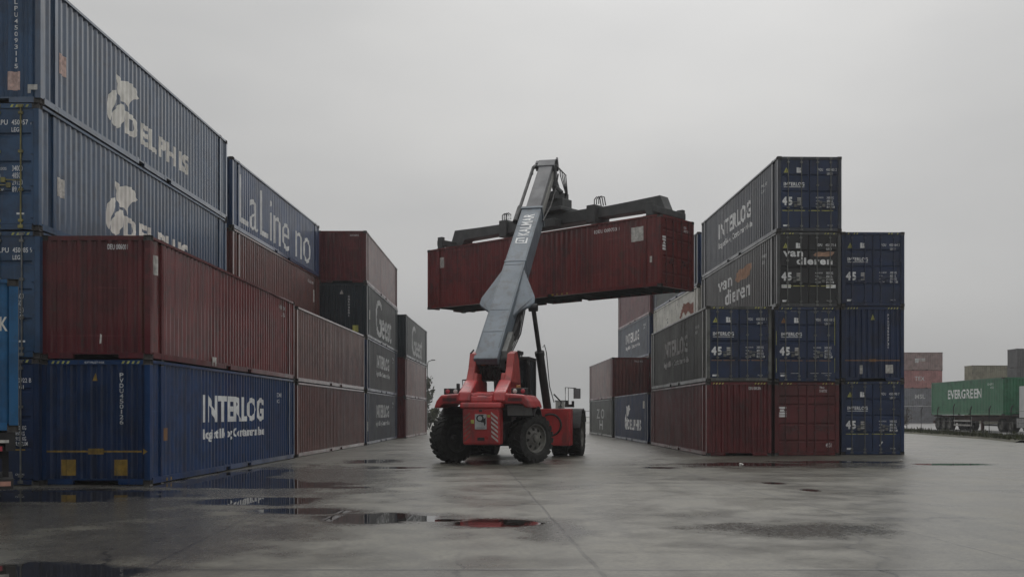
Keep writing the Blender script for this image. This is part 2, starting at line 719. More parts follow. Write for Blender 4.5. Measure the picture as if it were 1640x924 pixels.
                h.tube([(xr + sx * 0.004, y, zh), (xr + sx * 0.010, (y + y2) / 2, zh - 0.01), (xr + sx * 0.004, y2, zh)], 0.014, 6)
                h.box(xr - 0.02, xr + 0.02, y2 - 0.05, y2 + 0.05, zh - 0.06, zh + 0.05)
                h.build('handle', rods, lr)

    # ---- paint and stickers that follow the sheet metal -----------------
    def on_side(self, key, name, shape, mat, off=0.004, parent=None):
        """shape in reading coordinates: a = metres from the viewer's left end, z"""
        V, Fc = shape
        hL, hW = self.L / 2, self.W / 2
        bm = bmesh.new()
        sgn = 1 if key == '-' else -1
        bv = [bm.verts.new(((a - hL) * sgn, 0, z)) for a, z in V]
        for f in Fc:
            try:
                bm.faces.new([bv[i] for i in f])
            except ValueError:
                pass
        xs = [v.co.x for v in bm.verts]
        for x in folds(min(xs), max(xs)):
            bmesh.ops.bisect_plane(bm, geom=bm.verts[:] + bm.edges[:] + bm.faces[:], plane_co=(x, 0, 0), plane_no=(1, 0, 0), dist=1e-5)
        sy = -1 if key == '-' else 1
        for v in bm.verts:
            v.co.y = sy * (hW - 0.034 - side_depth(v.co.x) + wave(v.co.x, self.seed + (0 if sy < 0 else 0.5)) + off)
        me = bpy.data.meshes.new(name)
        bmesh.ops.recalc_face_normals(bm, faces=bm.faces)
        bm.to_mesh(me)
        bm.free()
        me.materials.append(mat)
        o = bpy.data.objects.new(name, me)
        return link(o, parent or self.side[key])

    def on_end(self, key, name, shape, mat, off=0.004, blind=False, x=None):
        """shape in reading coordinates: a = metres from the viewer's left, z"""
        V, Fc = shape
        hL, hW = self.L / 2, self.W / 2
        sx = -1 if key == '-' else 1
        bm = bmesh.new()
        bv = [bm.verts.new((0, (hW - a) if sx < 0 else (a - hW), z)) for a, z in V]
        for f in Fc:
            try:
                bm.faces.new([bv[i] for i in f])
            except ValueError:
                pass
        if blind:
            for y in sorted((k + b - 0.5) * EPER for k in range(-8, 9) for b in (0, 0.34, 0.50, 0.84)):
                bmesh.ops.bisect_plane(bm, geom=bm.verts[:] + bm.edges[:] + bm.faces[:], plane_co=(0, y, 0), plane_no=(0, 1, 0), dist=1e-5)
        for v in bm.verts:
            if x is not None:
                v.co.x = sx * x
            elif blind:
                v.co.x = sx * (hL - 0.020 - end_depth(v.co.y) + off)
            else:
                v.co.x = sx * (hL - DOORX + off)
        me = bpy.data.meshes.new(name)
        bmesh.ops.recalc_face_normals(bm, faces=bm.faces)
        bm.to_mesh(me)
        bm.free()
        me.materials.append(mat)
        o = bpy.data.objects.new(name, me)
        return link(o, self.root)

    def hazard(self, key):
        W, H = self.W, self.H
        for base in (0.24, W - 0.24 - 0.42):
            P = []
            for k in range(4):
                a = base + k * 0.115
                P.append(([(a, H - 0.095), (a + 0.05, H - 0.095), (a + 0.085, H - 0.035), (a + 0.035, H - 0.035)], [(0, 1, 2, 3)]))
            self.on_end(key, 'hazard_stripes', merge2(*P), YELGREEN, x=self.L / 2 - 0.009)

    # standard door markings --------------------------------------------
    def door45(self, key='-', company='INTERLOG', number=('PVDU', '450126 2', 'LEG1'), tri=YELGREEN, bar=None, mid=True, white=WHITE):
        W, H = self.W, self.H
        q = lambda fa, fb, fz0, fz1: (fa * W, fb * W, (1 - fz1) * H, (1 - fz0) * H)
        self.on_end(key, 'number_panel', merge2(text_fit(number[0], *q(0.625, 0.71, 0.155, 0.19), bold=0.01),
                                                text_fit(number[1], *q(0.76, 0.925, 0.155, 0.19), bold=0.01),
                                                text_fit(number[2], *q(0.775, 0.855, 0.21, 0.24), bold=0.01)), white)
        P = []
        rows = [(0.535, 'MAX.GROSS', '34000 KG'), (0.58, 'TARE', '4850 KG'), (0.62, 'NET', '29150 KG'), (0.66, 'CU.CAP.', '89.4 CU.M')]
        for fz, a, b in rows:
            P.append(text_fit(a, *q(0.60, 0.60 + 0.013 * len(a), fz, fz + 0.018), bold=0.01))
            P.append(text_fit(b, *q(0.77, 0.77 + 0.0135 * len(b), fz - 0.006, fz + 0.026), bold=0.01))
        self.on_end(key, 'weight_table', merge2(*P), white)
        self.on_end(key, 'size_number', text_fit('45', *q(0.07, 0.235, 0.535, 0.65), bold=0.05), white)
        self.on_end(key, 'logo', merge2(rect2(*q(0.30, 0.335, 0.145, 0.215)),
            ([(0.335 * W, (1 - 0.215) * H), (0.385 * W, (1 - 0.215) * H), (0.345 * W, (1 - 0.155) * H)], [(0, 1, 2)]),
            rect2(*q(0.34, 0.365, 0.150, 0.172))), white)
        self.on_end(key, 'notice', text_fit('CAUTION', *q(0.78, 0.86, 0.905, 0.92)), white)
        self.on_end(key, 'notice', rect2(*q(0.09, 0.18, 0.905, 0.93)), white)
        if company:
            self.on_end(key, 'lettering', merge2(text_fit(company, *q(0.10, 0.42, 0.342, 0.39), bold=0.035), rect2(*q(0.10, 0.42, 0.402, 0.409))), white)
        t = [(0.14 * W - 0.105, (1 - 0.215) * H), (0.14 * W + 0.105, (1 - 0.215) * H), (0.14 * W, (1 - 0.145) * H)]
        self.on_end(key, 'warning_triangle', (t, [(0, 1, 2)]), tri)
        self.on_end(key, 'warning_mark', text_fit('!', 0.14 * W - 0.012, 0.14 * W + 0.012, (1 - 0.207) * H, (1 - 0.175) * H, bold=0.03), BLACK, off=0.007)
        s = []
        for k in range(4):
            s.append(rect2(*q(0.31, 0.385, 0.545 + k * 0.027, 0.565 + k * 0.027)))
        self.on_end(key, 'data_plate', merge2(*s), STICK)
        if bar:
            bars = [rect2(*q(a, b, 0.713, 0.723)) for a, b in ((0.07, 0.24), (0.26, 0.43), (0.48, 0.66), (0.69, 0.87))]
            self.on_end(key, 'marking_bar', merge2(*bars), bar)

    def interlog(self, key, mat=WHITE, dz=0.0):
        k = self.L / 13.7
        self.on_side(key, 'lettering', merge2(
            text_fit('INTERLOG', 3.75 * k, 9.65 * k, 1.38 + dz, 2.12 + dz, bold=0.034)), mat)
        self.on_side(key, 'subtitle', text_fit('Logistikk og Containerutleie', 3.75 * k, 9.75 * k, 0.86 + dz, 1.21 + dz, bold=0.03), mat)
        self.on_side(key, 'number_panel', merge2(text_fit('PVDU 450', 11.3 * k, 12.0 * k, 2.18, 2.32), text_fit('LEG1', 11.3 * k, 11.7 * k, 1.98, 2.10)), mat)

    def delphis(self, key, mat=CREAM, x0=0.0, sc=1.0):
        T = lambda pts: [(x0 + a * sc, z) for a, z in pts]
        head = [(4.13, 2.12), (4.41, 2.03), (4.5, 1.99), (4.88, 2.1), (5.25, 2.14), (5.46, 2.09), (5.57, 1.99), (5.72, 1.89), (5.6, 1.81), (5.46, 1.79), (5.19, 1.68), (5.04, 1.48), (4.95, 1.30), (4.9, 1.42), (4.81, 1.49), (4.68, 1.46), (4.54, 1.45), (4.41, 1.5), (4.29, 1.58), (4.27, 1.71), (4.29, 1.85), (4.21, 1.96)]
        back = [(3.88, 1.53), (4.21, 1.65), (4.25, 1.56), (4.21, 1.46), (4.12, 1.35), (4.03, 1.15), (3.88, 0.94), (3.84, 0.83), (3.78, 0.71), (3.66, 0.85), (3.66, 1.13), (3.72, 1.37)]
        belly = [(4.5, 1.39), (4.64, 1.38), (4.70, 1.21), (4.65, 0.95), (4.46, 0.75), (4.27, 0.64), (4.04, 0.65), (3.9, 0.74), (3.86, 0.83), (4.04, 1.06), (4.29, 1.27)]
        self.on_side(key, 'emblem', merge2(*(tri_poly(T(p)) for p in (head, back, belly))), mat)
        self.on_side(key, 'lettering', text_fit('DELPHIS', x0 + 4.78 * sc, x0 + 9.8 * sc, 0.66, 1.28, bold=0.045), mat)


def tri_poly(pts):
    from mathutils.geometry import tessellate_polygon
    f = tessellate_polygon([[Vector((a, b, 0)) for a, b in pts]])
    return list(pts), [tuple(t) for t in f]


_cm = {}


def cast_mesh():
    if 'c' in _cm:
        return _cm['c']
    bm = bmesh.new()
    bmesh.ops.create_cube(bm, size=1.0)
    for v in bm.verts:
        v.co = Vector((v.co.x * 0.178, v.co.y * 0.162, v.co.z * 0.118))
    fs = [f for f in bm.faces if abs(f.normal.z) < 0.5]
    for f in fs:
        r = bmesh.ops.inset_individual(bm, faces=[f], thickness=0.032)
        n = f.normal.copy()
        for v in f.verts:
            v.co -= n * 0.03
    me = bpy.data.meshes.new('corner_casting')
    bm.to_mesh(me)
    bm.free()
    me.materials.append(CAST)
    _cm['c'] = me
    return me


# ------------------------------------------------------------------ the yard
def puddle_ground():
    m, t, b = nodes('wet concrete')
    tcn = t.nodes.new('ShaderNodeTexCoord')
    P = tcn.outputs['Object']
    spots = [(-5.9, 22.7, 2.3, 1.1), (-7.0, 26.0, 0.8, 3.8), (-6.5, 24.2, 1.5, 1.3), (-2.05, 15.5, 0.95, 0.75), (-3.5, 16.7, 0.9, 0.5), (-1.15, 15.2, 0.55, 0.22),
             (-0.30, 14.85, 0.78, 0.55), (-4.95, 10.1, 1.0, 0.7), (-9.2, 19.8, 2.6, 1.6), (-4.7, 18.6, 1.1, 0.9),
             (4.5, 30.0, 0.45, 0.5), (7.6, 32.0, 1.9, 1.0), (6.3, 21.1, 0.16, 0.35), (14.0, 32.0, 1.2, 0.6),
             (6.1, 23.3, 0.2, 0.3), (10.8, 33.5, 1.8, 0.8), (-3.4, 30.0, 0.9, 0.5), (-4.7, 34.0, 0.8, 1.2), (-3.8, 22.0, 0.6, 0.35)]
    damp = [(-4.6, 13.2, 2.2, 3.0), (0.55, 14.2, 0.55, 1.6), (-7.5, 16.0, 3.0, 4.0), (9.0, 31.5, 5.0, 1.8), (4.0, 14.0, 1.6, 0.9), (-5.5, 24.0, 3.0, 8.0),
            (-0.6, 33.5, 2.2, 2.5)]

    def nearest(lst):
        cur = None
        for (cx, cy, rx, ry) in lst:
            s = t.nodes.new('ShaderNodeVectorMath'); s.operation = 'SUBTRACT'
            s.inputs[1].default_value = (cx, cy, 0)
            t.links.new(P, s.inputs[0])
            k = t.nodes.new('ShaderNodeVectorMath'); k.operation = 'MULTIPLY'
            k.inputs[1].default_value = (1 / rx, 1 / ry, 0)
            t.links.new(s.outputs[0], k.inputs[0])
            l = t.nodes.new('ShaderNodeVectorMath'); l.operation = 'LENGTH'
            t.links.new(k.outputs[0], l.inputs[0])
            cur = l.outputs['Value'] if cur is None else math_(t, 'MINIMUM', cur, l.outputs['Value'])
        return cur
    wob = ntex(t, P, 0.9, 6, 0.6)
    wob2 = ntex(t, P, 0.35, 5, 0.55)
    dp = math_(t, 'ADD', nearest(spots), math_(t, 'MULTIPLY', math_(t, 'SUBTRACT', wob, 0.5), 1.7))
    water = rng(t, math_(t, 'ADD', dp, math_(t, 'MULTIPLY', math_(t, 'SUBTRACT', ntex(t, P, 7.0, 5, 0.65), 0.5), 0.35)), 1.08, 0.84)
    near_w = rng(t, dp, 1.9, 0.95)
    dd = math_(t, 'ADD', nearest(damp), math_(t, 'MULTIPLY', math_(t, 'SUBTRACT', wob, 0.5), 2.2))
    dmp = rng(t, dd, 1.5, 0.5)
    gen = rng(t, wob2, 0.40, 0.62)
    dmp = math_(t, 'MAXIMUM', math_(t, 'MAXIMUM', dmp, near_w), math_(t, 'MULTIPLY', gen, 0.5))
    fine = ntex(t, P, 14.0, 6, 0.65)
    mott = rng(t, ntex(t, P, 1.6, 6, 0.65), 0.32, 0.70)
    dry = mixc(t, mott, (0.092, 0.087, 0.071), (0.152, 0.144, 0.114))
    wet = mixc(t, mott, (0.042, 0.040, 0.034), (0.074, 0.070, 0.058))
    c = mixc(t, dmp, dry, wet)
    spk = math_(t, 'MAXIMUM', rng(t, fine, 0.40, 0.66, 0.0, 0.7), rng(t, ntex(t, P, 38.0, 3, 0.6), 0.52, 0.66, 0.0, 0.6))
    c = mixc(t, spk, c, (0.045, 0.043, 0.040))
    trk = rng(t, ntex(t, scaled(t, P, (1.5, 0.10, 1)), 1.0, 4, 0.6), 0.55, 0.70, 0.0, 0.35)     # tyre smears along the lanes
    c = mixc(t, trk, c, (0.028, 0.027, 0.026))
    oil = rng(t, ntex(t, P, 0.55, 3, 0.5), 0.68, 0.74, 0.0, 0.4)
    c = mixc(t, oil, c, (0.020, 0.019, 0.018))
    vo = t.nodes.new('ShaderNodeTexVoronoi')
    vo.feature = 'DISTANCE_TO_EDGE'
    vo.inputs['Scale'].default_value = 0.17
    wp = t.nodes.new('ShaderNodeVectorMath'); wp.operation = 'ADD'
    wn = t.nodes.new('ShaderNodeTexNoise'); wn.inputs['Scale'].default_value = 1.2; wn.inputs['Detail'].default_value = 5
    t.links.new(P, wn.inputs['Vector'])
    t.links.new(P, wp.inputs[0]); t.links.new(wn.outputs['Color'], wp.inputs[1])
    t.links.new(wp.outputs[0], vo.inputs['Vector'])
    crk = math_(t, 'MULTIPLY', rng(t, vo.outputs['Distance'], 0.006, 0.001), rng(t, wob2, 0.45, 0.6))
    c = mixc(t, crk, c, (0.015, 0.015, 0.014))
    # slab joints
    sx = t.nodes.new('ShaderNodeSeparateXYZ')
    t.links.new(P, sx.inputs[0])
    xx = math_(t, 'ADD', sx.outputs['X'], math_(t, 'MULTIPLY', sx.outputs['Y'], 0.055))
    wv = math_(t, 'MULTIPLY', math_(t, 'SUBTRACT', ntex(t, P, 0.5, 3), 0.5), 0.12)
    xx = math_(t, 'ADD', xx, wv)
    fx = math_(t, 'ABSOLUTE', math_(t, 'SUBTRACT', math_(t, 'FRACT', math_(t, 'DIVIDE', math_(t, 'SUBTRACT', xx, 1.47 - 2.375), 4.75)), 0.5))
    jx = rng(t, fx, 0.0065, 0.0025)
    yy = math_(t, 'ADD', sx.outputs['Y'], math_(t, 'MULTIPLY', wv, 1.0))
    fy = math_(t, 'ABSOLUTE', math_(t, 'SUBTRACT', math_(t, 'FRACT', math_(t, 'DIVIDE', math_(t, 'SUBTRACT', yy, 22.4 - 6.0), 12.0)), 0.5))
    jy = rng(t, fy, 0.006, 0.002)
    jn = math_(t, 'MULTIPLY', math_(t, 'MAXIMUM', jx, jy), rng(t, wob, 0.35, 0.6, 0.35, 0.85))
    c = mixc(t, jn, c, (0.018, 0.018, 0.017))
    c = mixc(t, water, c, (0.018, 0.017, 0.016))
    t.links.new(c, b.inputs['Base Color'])
    # gloss
    rr = rng(t, ntex(t, P, 0.8, 5, 0.6), 0.35, 0.68, 0.34, 0.50)
    rw = rng(t, fine, 0.3, 0.7, 0.15, 0.30)
    ro = t.nodes.new('ShaderNodeMix'); ro.data_type = 'FLOAT'
    t.links.new(dmp, ro.inputs[0]); t.links.new(rr, ro.inputs[2]); t.links.new(rw, ro.inputs[3])
    r2 = t.nodes.new('ShaderNodeMix'); r2.data_type = 'FLOAT'
    t.links.new(water, r2.inputs[0]); t.links.new(ro.outputs[0], r2.inputs[2]); r2.inputs[3].default_value = 0.015
    t.links.new(r2.outputs[0], b.inputs['Roughness'])
    b.inputs['IOR'].default_value = 1.36
    b.inputs['Specular IOR Level'].default_value = 0.5
    bp = t.nodes.new('ShaderNodeBump')
    bp.inputs['Distance'].default_value = 0.012
    inv = math_(t, 'MULTIPLY', math_(t, 'SUBTRACT', 1.0, water), math_(t, 'SUBTRACT', 1.0, math_(t, 'MULTIPLY', dmp, 0.55)))
    t.links.new(math_(t, 'MULTIPLY', inv, 0.55), bp.inputs['Strength'])
    hgt = math_(t, 'ADD', math_(t, 'MULTIPLY', fine, 0.6), math_(t, 'MULTIPLY', jn, -0.8))
    t.links.new(hgt, bp.inputs['Height'])
    t.links.new(bp.outputs[0], b.inputs['Normal'])
    return m


g = MB()
g.add([(-700, -60, 0), (700, -60, 0), (700, 900, 0), (-700, 900, 0)], [(0, 1, 2, 3)])
tag(g.build('ground', puddle_ground()), kind='structure')

HAZE_DENS = 0.0006
hz = MB()
hz.box(-760, 760, -90, 960, -1.0, 16.0)
hm = bpy.data.materials.new('haze air')
hm.use_nodes = True
ht = hm.node_tree
for n in list(ht.nodes):
    ht.nodes.remove(n)
ho = ht.nodes.new('ShaderNodeOutputMaterial')
hv = ht.nodes.new('ShaderNodeVolumePrincipled')
hv.inputs['Color'].default_value = (0.93, 0.94, 0.95, 1)
hv.inputs['Density'].default_value = HAZE_DENS
hv.inputs['Anisotropy'].default_value = 0.25
ht.links.new(hv.outputs[0], ho.inputs['Volume'])
tag(hz.build('haze', hm), kind='stuff')

# ------------------------------------------------------------------ colours of the boxes
BLUE = paint('blue container paint', (0.005, 0.031, 0.104), rust=0.25, dirt=0.70)
BLUE_DK = paint('dark blue container paint', (0.006, 0.019, 0.060), rust=0.2, dirt=0.45)
BLUE_DEL = paint('faded mid blue container paint', (0.036, 0.069, 0.125), rust=0.25, dirt=0.35, wet=1.0, spec=0.5)
BLUE_LPU = paint('steel blue door paint', (0.022, 0.060, 0.125), rust=0.2, dirt=0.35)
BLUE_LL = paint('royal blue container paint', (0.018, 0.048, 0.125), rust=0.15, dirt=0.3, wet=1.0, spec=0.5)
SLATE = paint('slate grey weathered paint', (0.034, 0.040, 0.054), rust=0.15, dirt=0.6, wet=0.6, spec=0.3)
GREY_V = paint('grey weathered paint', (0.050, 0.053, 0.054), rust=0.15, dirt=0.65, wet=0.6, spec=0.3)
GREY_M = paint('mossy grey paint', (0.050, 0.053, 0.049), (0.150, 0.155, 0.146), rust=0.1, dirt=0.7)
TEAL_DK = paint('dark teal paint', (0.010, 0.019, 0.026), rust=0.15, dirt=0.4)
GREENISH = paint('grey green weathered paint', (0.050, 0.058, 0.056), rust=0.15, dirt=0.5)
RED = paint('oxide red container paint', (0.125, 0.015, 0.015), rust=0.6, dirt=0.75, wet=1.0, spec=0.5)
RED_DK = paint('dark maroon container paint', (0.088, 0.011, 0.013), rust=0.55, dirt=0.75)
RED_BR = paint('brown red container paint', (0.110, 0.030, 0.024), rust=0.65, dirt=0.75, wet=1.0, spec=0.5)
RED_PL = paint('faded brown red paint', (0.140, 0.062, 0.052), rust=0.5, dirt=0.80, wet=1.0, spec=0.5)
RED_PK = paint('pinkish maroon paint', (0.130, 0.045, 0.050), rust=0.3, dirt=0.35)
RED_CAR = paint('maroon carried paint', (0.125, 0.016, 0.015), rust=0.55, dirt=0.80)
CREAMBOX = paint('off white container paint', (0.60, 0.59, 0.53), (0.52, 0.51, 0.45), rust=0.4, dirt=0.25)
GREEN_DK = paint('dark olive grey paint', (0.026, 0.033, 0.028), rust=0.3, dirt=0.55)
GREEN = paint('bright green container paint', (0.020, 0.140, 0.062), (0.035, 0.165, 0.085), rust=0.1, dirt=0.25)
NAVY = paint('deep navy paint', (0.006, 0.021, 0.067), rust=0.15, dirt=0.35)

G_L = 'containers stacked along the left side'
G_R = 'containers stacked along the right side'

# ---- left, back row (four high), first bay
A1 = ((-10.62, 22.5), (-10.31, 36.2))
c = Box(*A1, 0, 2.86, '-', BLUE_DK, 'dark blue container behind the parked trailer, bottom of the tallest left stack', doors='-', group=G_L, hazard=True)
c.door45('-', company=None, number=('LPU', '450922 B', 'LEG1'), bar=YELLOW)
c = Box(*A1, 2.866, 2.86, '-', BLUE_LPU, 'blue container with steel blue doors, second from the ground in the tallest left stack', doors='-', side_mat=BLUE_DEL, rods=STEEL, group=G_L, hazard=True)


def lpu(c, num):
    W, H = c.W, c.H
    P = [text_fit('LPU', 0.62 * W, 0.71 * W, 0.83 * H, 0.87 * H, bold=0.012), text_fit(num, 0.745 * W, 0.925 * W, 0.83 * H, 0.87 * H, bold=0.012),
         text_fit('LEG1', 0.745 * W, 0.83 * W, 0.775 * H, 0.81 * H, bold=0.012)]
    for k, (a, b) in enumerate((('MAX.GROSS', '34000'), ('TARE', '4850'), ('NET', '29150'), ('CU.CAP.', '89.40'))):
        z = (0.475 - 0.055 * k) * H
        P.append(text_fit(a, 0.60 * W, (0.60 + 0.011 * len(a)) * W, z, z + 0.022 * H))
        P.append(text_fit(b, 0.75 * W, (0.75 + 0.019 * len(b)) * W, z - 0.008 * H, z + 0.034 * H, bold=0.008))
    c.on_end('-', 'notice', rect2(0.79 * W, 0.86 * W, 0.125 * H, 0.14 * H), WHITE)
    c.on_end('-', 'number_panel', merge2(*P[:3]), WHITE)
    c.on_end('-', 'weight_table', merge2(*P[3:]), WHITE)


lpu(c, '450985 9')
c = Box(*A1, 5.732, 2.86, '-', BLUE_LPU, 'DELPHIS container third up, its lower lettering half hidden by the red container before it', doors='-', side_mat=BLUE_DEL, rods=BRASSY, group=G_L, hazard=True)
lpu(c, '450957 1')
c.delphis('-')
c.on_side('-', 'sticker', rect2(0.98, 1.30, 0.98, 1.42), STICK)
c = Box(*A1, 8.598, 2.86, '-', BLUE_DEL, 'topmost DELPHIS container with a full white dolphin emblem, highest of the left stacks', doors='+', end_mat=BLUE_LPU, group=G_L)
c.delphis('-')
c.on_side('-', 'sticker', rect2(0.98, 1.30, 1.0, 1.48), PINK)
P = []
for k, ch in enumerate('LPU45093115'):
    P.append(vchar(ch, 1.87, 1.95, 2.25 - k * 0.145, 2.35 - k * 0.145, bold=0.01))
c.on_end('-', 'vertical_number', merge2(*P), WHITE, blind=True)
c.on_end('-', 'sticker', rect2(1.72, 2.02, 0.30, 0.72), PINK, blind=True)
c.on_end('-', 'sticker', merge2(rect2(2.20, 2.42, 0.30, 0.42), rect2(2.20, 2.27, 0.22, 0.30)), STICK, x=c.L / 2 - 0.004)

# ---- left, back row, second bay
A2 = ((-10.26, 36.8), (-9.70, 50.5))
Box(*A2, 0, 2.80, '-', RED_DK, 'dark maroon container at ground level hidden behind the second red bay', group=G_L, ext=False)
Box(*A2, 2.806, 2.80, '-', BLUE_DK, 'plain dark blue container hidden behind the second red bay, one above the ground', group=G_L, ext=False)
c = Box(*A2, 5.612, 2.83, '-', RED_BR, 'brown red container directly below the blue one lettered LaLine no', side_mat=RED_BR, group=G_L, doors='+')
c.on_side('-', 'sticker', rect2(12.55, 12.70, 1.5, 2.1), STICK)
c.on_side('-', 'number_panel', text_fit('TGHU 451208 3', 11.4, 12.6, 2.35, 2.48), WHITE)
c = Box(*A2, 8.448, 2.62, '-', BLUE_LL, 'royal blue container lettered LaLine no in thin white letters, on top of its stack', group=G_L, doors='+')
c.on_side('-', 'lettering', text_fit('LaLine no', 0.95, 11.95, 0.38, 2.20, bold=-0.006), WHITE)

# ---- left, front row
B1 = ((-8.17, 22.6), (-7.88, 36.3))
c = Box(*B1, 0, 2.84, '-', BLUE, 'bright blue INTERLOG container on the wet ground, nearest to the camera', doors='+', end_mat=NAVY, group=G_L, hazard=True)
c.interlog('-')
W = 2.5
c.on_end('-', 'warning_triangle', ([(1.16, 2.36), (1.30, 2.36), (1.23, 2.54)], [(0, 1, 2)]), YELLOW, blind=True)
c.on_end('-', 'marking_bar', merge2(rect2(0.08, 2.30, 0.745, 0.785), rect2(1.08, 1.42, 0.70, 0.83)), YELLOW, blind=True)
c.on_end('-', 'marking_arrow', ([(2.34, 0.70), (2.44, 0.765), (2.34, 0.83)], [(0, 1, 2)]), YELLOW, x=c.L / 2 - 0.005)
c.on_end('-', 'hazard_square', rect2(0.46, 0.78, 0.22, 0.58), YELLOW, blind=True)
c.on_end('-', 'hazard_square', rect2(1.66, 1.98, 0.22, 0.58), YELLOW, blind=True)
P = [vchar(ch, 1.80, 1.87, 2.44 - k * 0.118, 2.535 - k * 0.118, bold=0.01) for k, ch in enumerate('PVDU450126')]
c.on_end('-', 'vertical_number', merge2(*P), WHITE_DIM, blind=True)
c.on_end('-', 'maker_plate', text_fit('45 FT PALLET WIDE', 1.0, 1.45, 2.75, 2.795), WHITE, x=c.L / 2 - 0.009)
c.on_side('-', 'hazard_label', merge2(rect2(0.93, 1.06, 0.98, 1.28), rect2(1.09, 1.24, 0.98, 1.28)), ORANGE)
c.on_side('-', 'hazard_label', rect2(0.98, 1.35, 0.045, 0.115), YELLOW, off=0.040)
c = Box(*B1, 2.846, 2.80, '-', RED_DK, 'large dark red container stacked on the bright blue INTERLOG one at left', side_mat=RED, doors='+', group=G_L)
c.on_end('-', 'number_panel', text_fit('IDEU 000600 0', 1.50, 1.98, 2.48, 2.60, bold=0.012), WHITE, blind=True)
c.on_end('-', 'scuff_marks', merge2(tri_poly([(1.33, 0.35), (1.37, 0.36), (1.38, 0.55), (1.35, 0.58)])), STICK, blind=True)
c.on_side('-', 'sticker', rect2(0.34, 0.62, 1.95, 2.40), STICK)
c.on_side('-', 'number_panel', merge2(text_fit('IDEU 000', 11.6, 12.5, 2.36, 2.50), text_fit('LEG1', 12.0, 12.5, 2.14, 2.26)), WHITE_DIM)
c.on_side('-', 'sticker', rect2(4.35, 4.72, 0.06, 0.30), STICK, off=0.040)

B2 = ((-7.87, 36.8), (-7.43, 50.5))
c = Box(*B2, 0, 2.78, '-', RED_BR, 'brown red container on the ground at left, below a faded red one', group=G_L, doors='+', ext=False)
c = Box(*B2, 2.786, 2.78, '-', RED_PL, 'faded brown red container with vertical stain streaks, upper one of the second bay at left', group=G_L, doors='+', ext=False, end_mat=RED_DK)

B3 = ((-7.42, 51.2), (-7.40, 64.7))
c = Box(*B3, 0, 2.76, '-', NAVY, 'grey blue INTERLOG container on the ground in the third bay at left', side_mat=SLATE, group=G_L, doors='+')
c.interlog('-', WHITE_DIM)
c.on_side('-', 'sticker', rect2(0.6, 0.85, 0.7, 1.2), STICK)
c = Box(*B3, 2.766, 2.76, '-', NAVY, 'grey INTERLOG container second up in the third bay at left, under the one lettered Geest', side_mat=GREY_V, group=G_L, doors='+')
c.interlog('-', WHITE_DIM)
c = Box(*B3, 5.532, 2.76, '-', TEAL_DK, 'dark teal fronted container with a grey side lettered Geest, right below the top maroon one', side_mat=GREENISH, group=G_L, doors='+')


def geest(c, s=1.0):
    c.on_side('-', 'lettering', merge2(text_fit('G', 3.5, 6.0, 0.35, 2.45, bold=0.004), text_fit('eest', 6.1, 10.4, 0.35, 1.72, bold=0.012)), WHITE_DIM)
    c.on_side('-', 'sticker', rect2(1.0, 1.25, 1.0, 1.5), STICK)


geest(c)
c.on_end('-', 'warning_triangle', ([(1.10, 2.20), (1.28, 2.20), (1.19, 2.42)], [(0, 1, 2)]), STICK, blind=True)
P = [vchar(ch, 1.52, 1.60, 2.02 - k * 0.14, 2.12 - k * 0.14, bold=0.01) for k, ch in enumerate('GNSU4501')]
c.on_end('-', 'vertical_number', merge2(*P), WHITE, blind=True)
c.on_end('-', 'hazard_label', rect2(1.75, 2.05, 0.25, 0.6), YELGREEN, blind=True)
c = Box(*B3, 8.298, 2.66, '-', RED_DK, 'maroon container with a pale stained side, topmost in the third bay at left', side_mat=RED_PL, group=G_L, doors='+')
c.on_end('-', 'number_panel', text_fit('IDEU 000412', 1.65, 2.10, 2.38, 2.47), WHITE, blind=True)

B4 = ((-6.97, 65.8), (-6.76, 79.5))
Box(*B4, 0, 2.68, '-', RED_DK, 'red container on the ground at the far end of the left row', side_mat=RED_PL, group=G_L, doors='+')
Box(*B4, 2.686, 2.64, '-', RED_DK, 'pale streaked red container in the middle of the farthest left stack', side_mat=RED_PL, group=G_L, doors='+')
c = Box(*B4, 5.332, 2.80, '-', TEAL_DK, 'grey Geest container on top of the farthest left stack', side_mat=GREENISH, group=G_L, doors='+')
geest(c)

# ---- right, alley row
R1 = ((7.43, 38.2), (7.16, 51.6))
c = Box(*R1, 0, 2.83, '+', RED_DK, 'dark red corrugated end container on the ground beside the one with maroon doors', doors='+', group=G_R, hazard=True)
c.on_end('-', 'number_panel', text_fit('IDEU 000528 6', 1.62, 2.10, 2.53, 2.64, bold=0.012), WHITE, blind=True)
c.on_side('+', 'sticker', rect2(5.2, 7.4, 0.05, 0.14), STICK, off=0.040)
c = Box(*R1, 2.836, 2.88, '+', BLUE_DK, 'blue doored container with a stained grey INTERLOG side, on the corrugated red one', side_mat=GREY_M, frame_mat=GREY_M, doors='-', door_mat=BLUE_DK, group=G_R, hazard=True)
c.interlog('+', WHITE_DIM)
c.door45('-', number=('PVDU', '450031 1', 'LEG1'), bar=ORANGE)
R1B = ((7.17, 53.0), (6.80, 66.5))
c = Box(*R1B, 0, 2.75, '+', NAVY, 'navy DELPHIS container with a white dolphin, alone on the ground behind the right front stack', side_mat=NAVY, doors='+', group=G_R)
c.delphis('+', WHITE, 1.0, 1.02)
c.on_side('+', 'sticker', rect2(11.7, 12.3, 1.9, 2.3), STICK)
R1C = ((6.74, 67.3), (6.22, 80.5))
c = Box(*R1C, 0, 2.62, '+', GREEN_DK, 'dark olive grey container on the ground at the far end of the right row', doors='+', group=G_R)
c.on_side('+', 'lettering', merge2(text_fit('Z O', 4.6, 8.8, 1.25, 1.95, bold=0.01), text_fit('H', 6.2, 7.9, 0.45, 1.15, bold=0.01)), WHITE_DIM)
c = Box(*R1C, 2.626, 2.77, '+', RED_DK, 'plain red container on the far olive one, its end wall to the camera', side_mat=RED_PL, end_mat=RED_BR, doors='+', group=G_R)
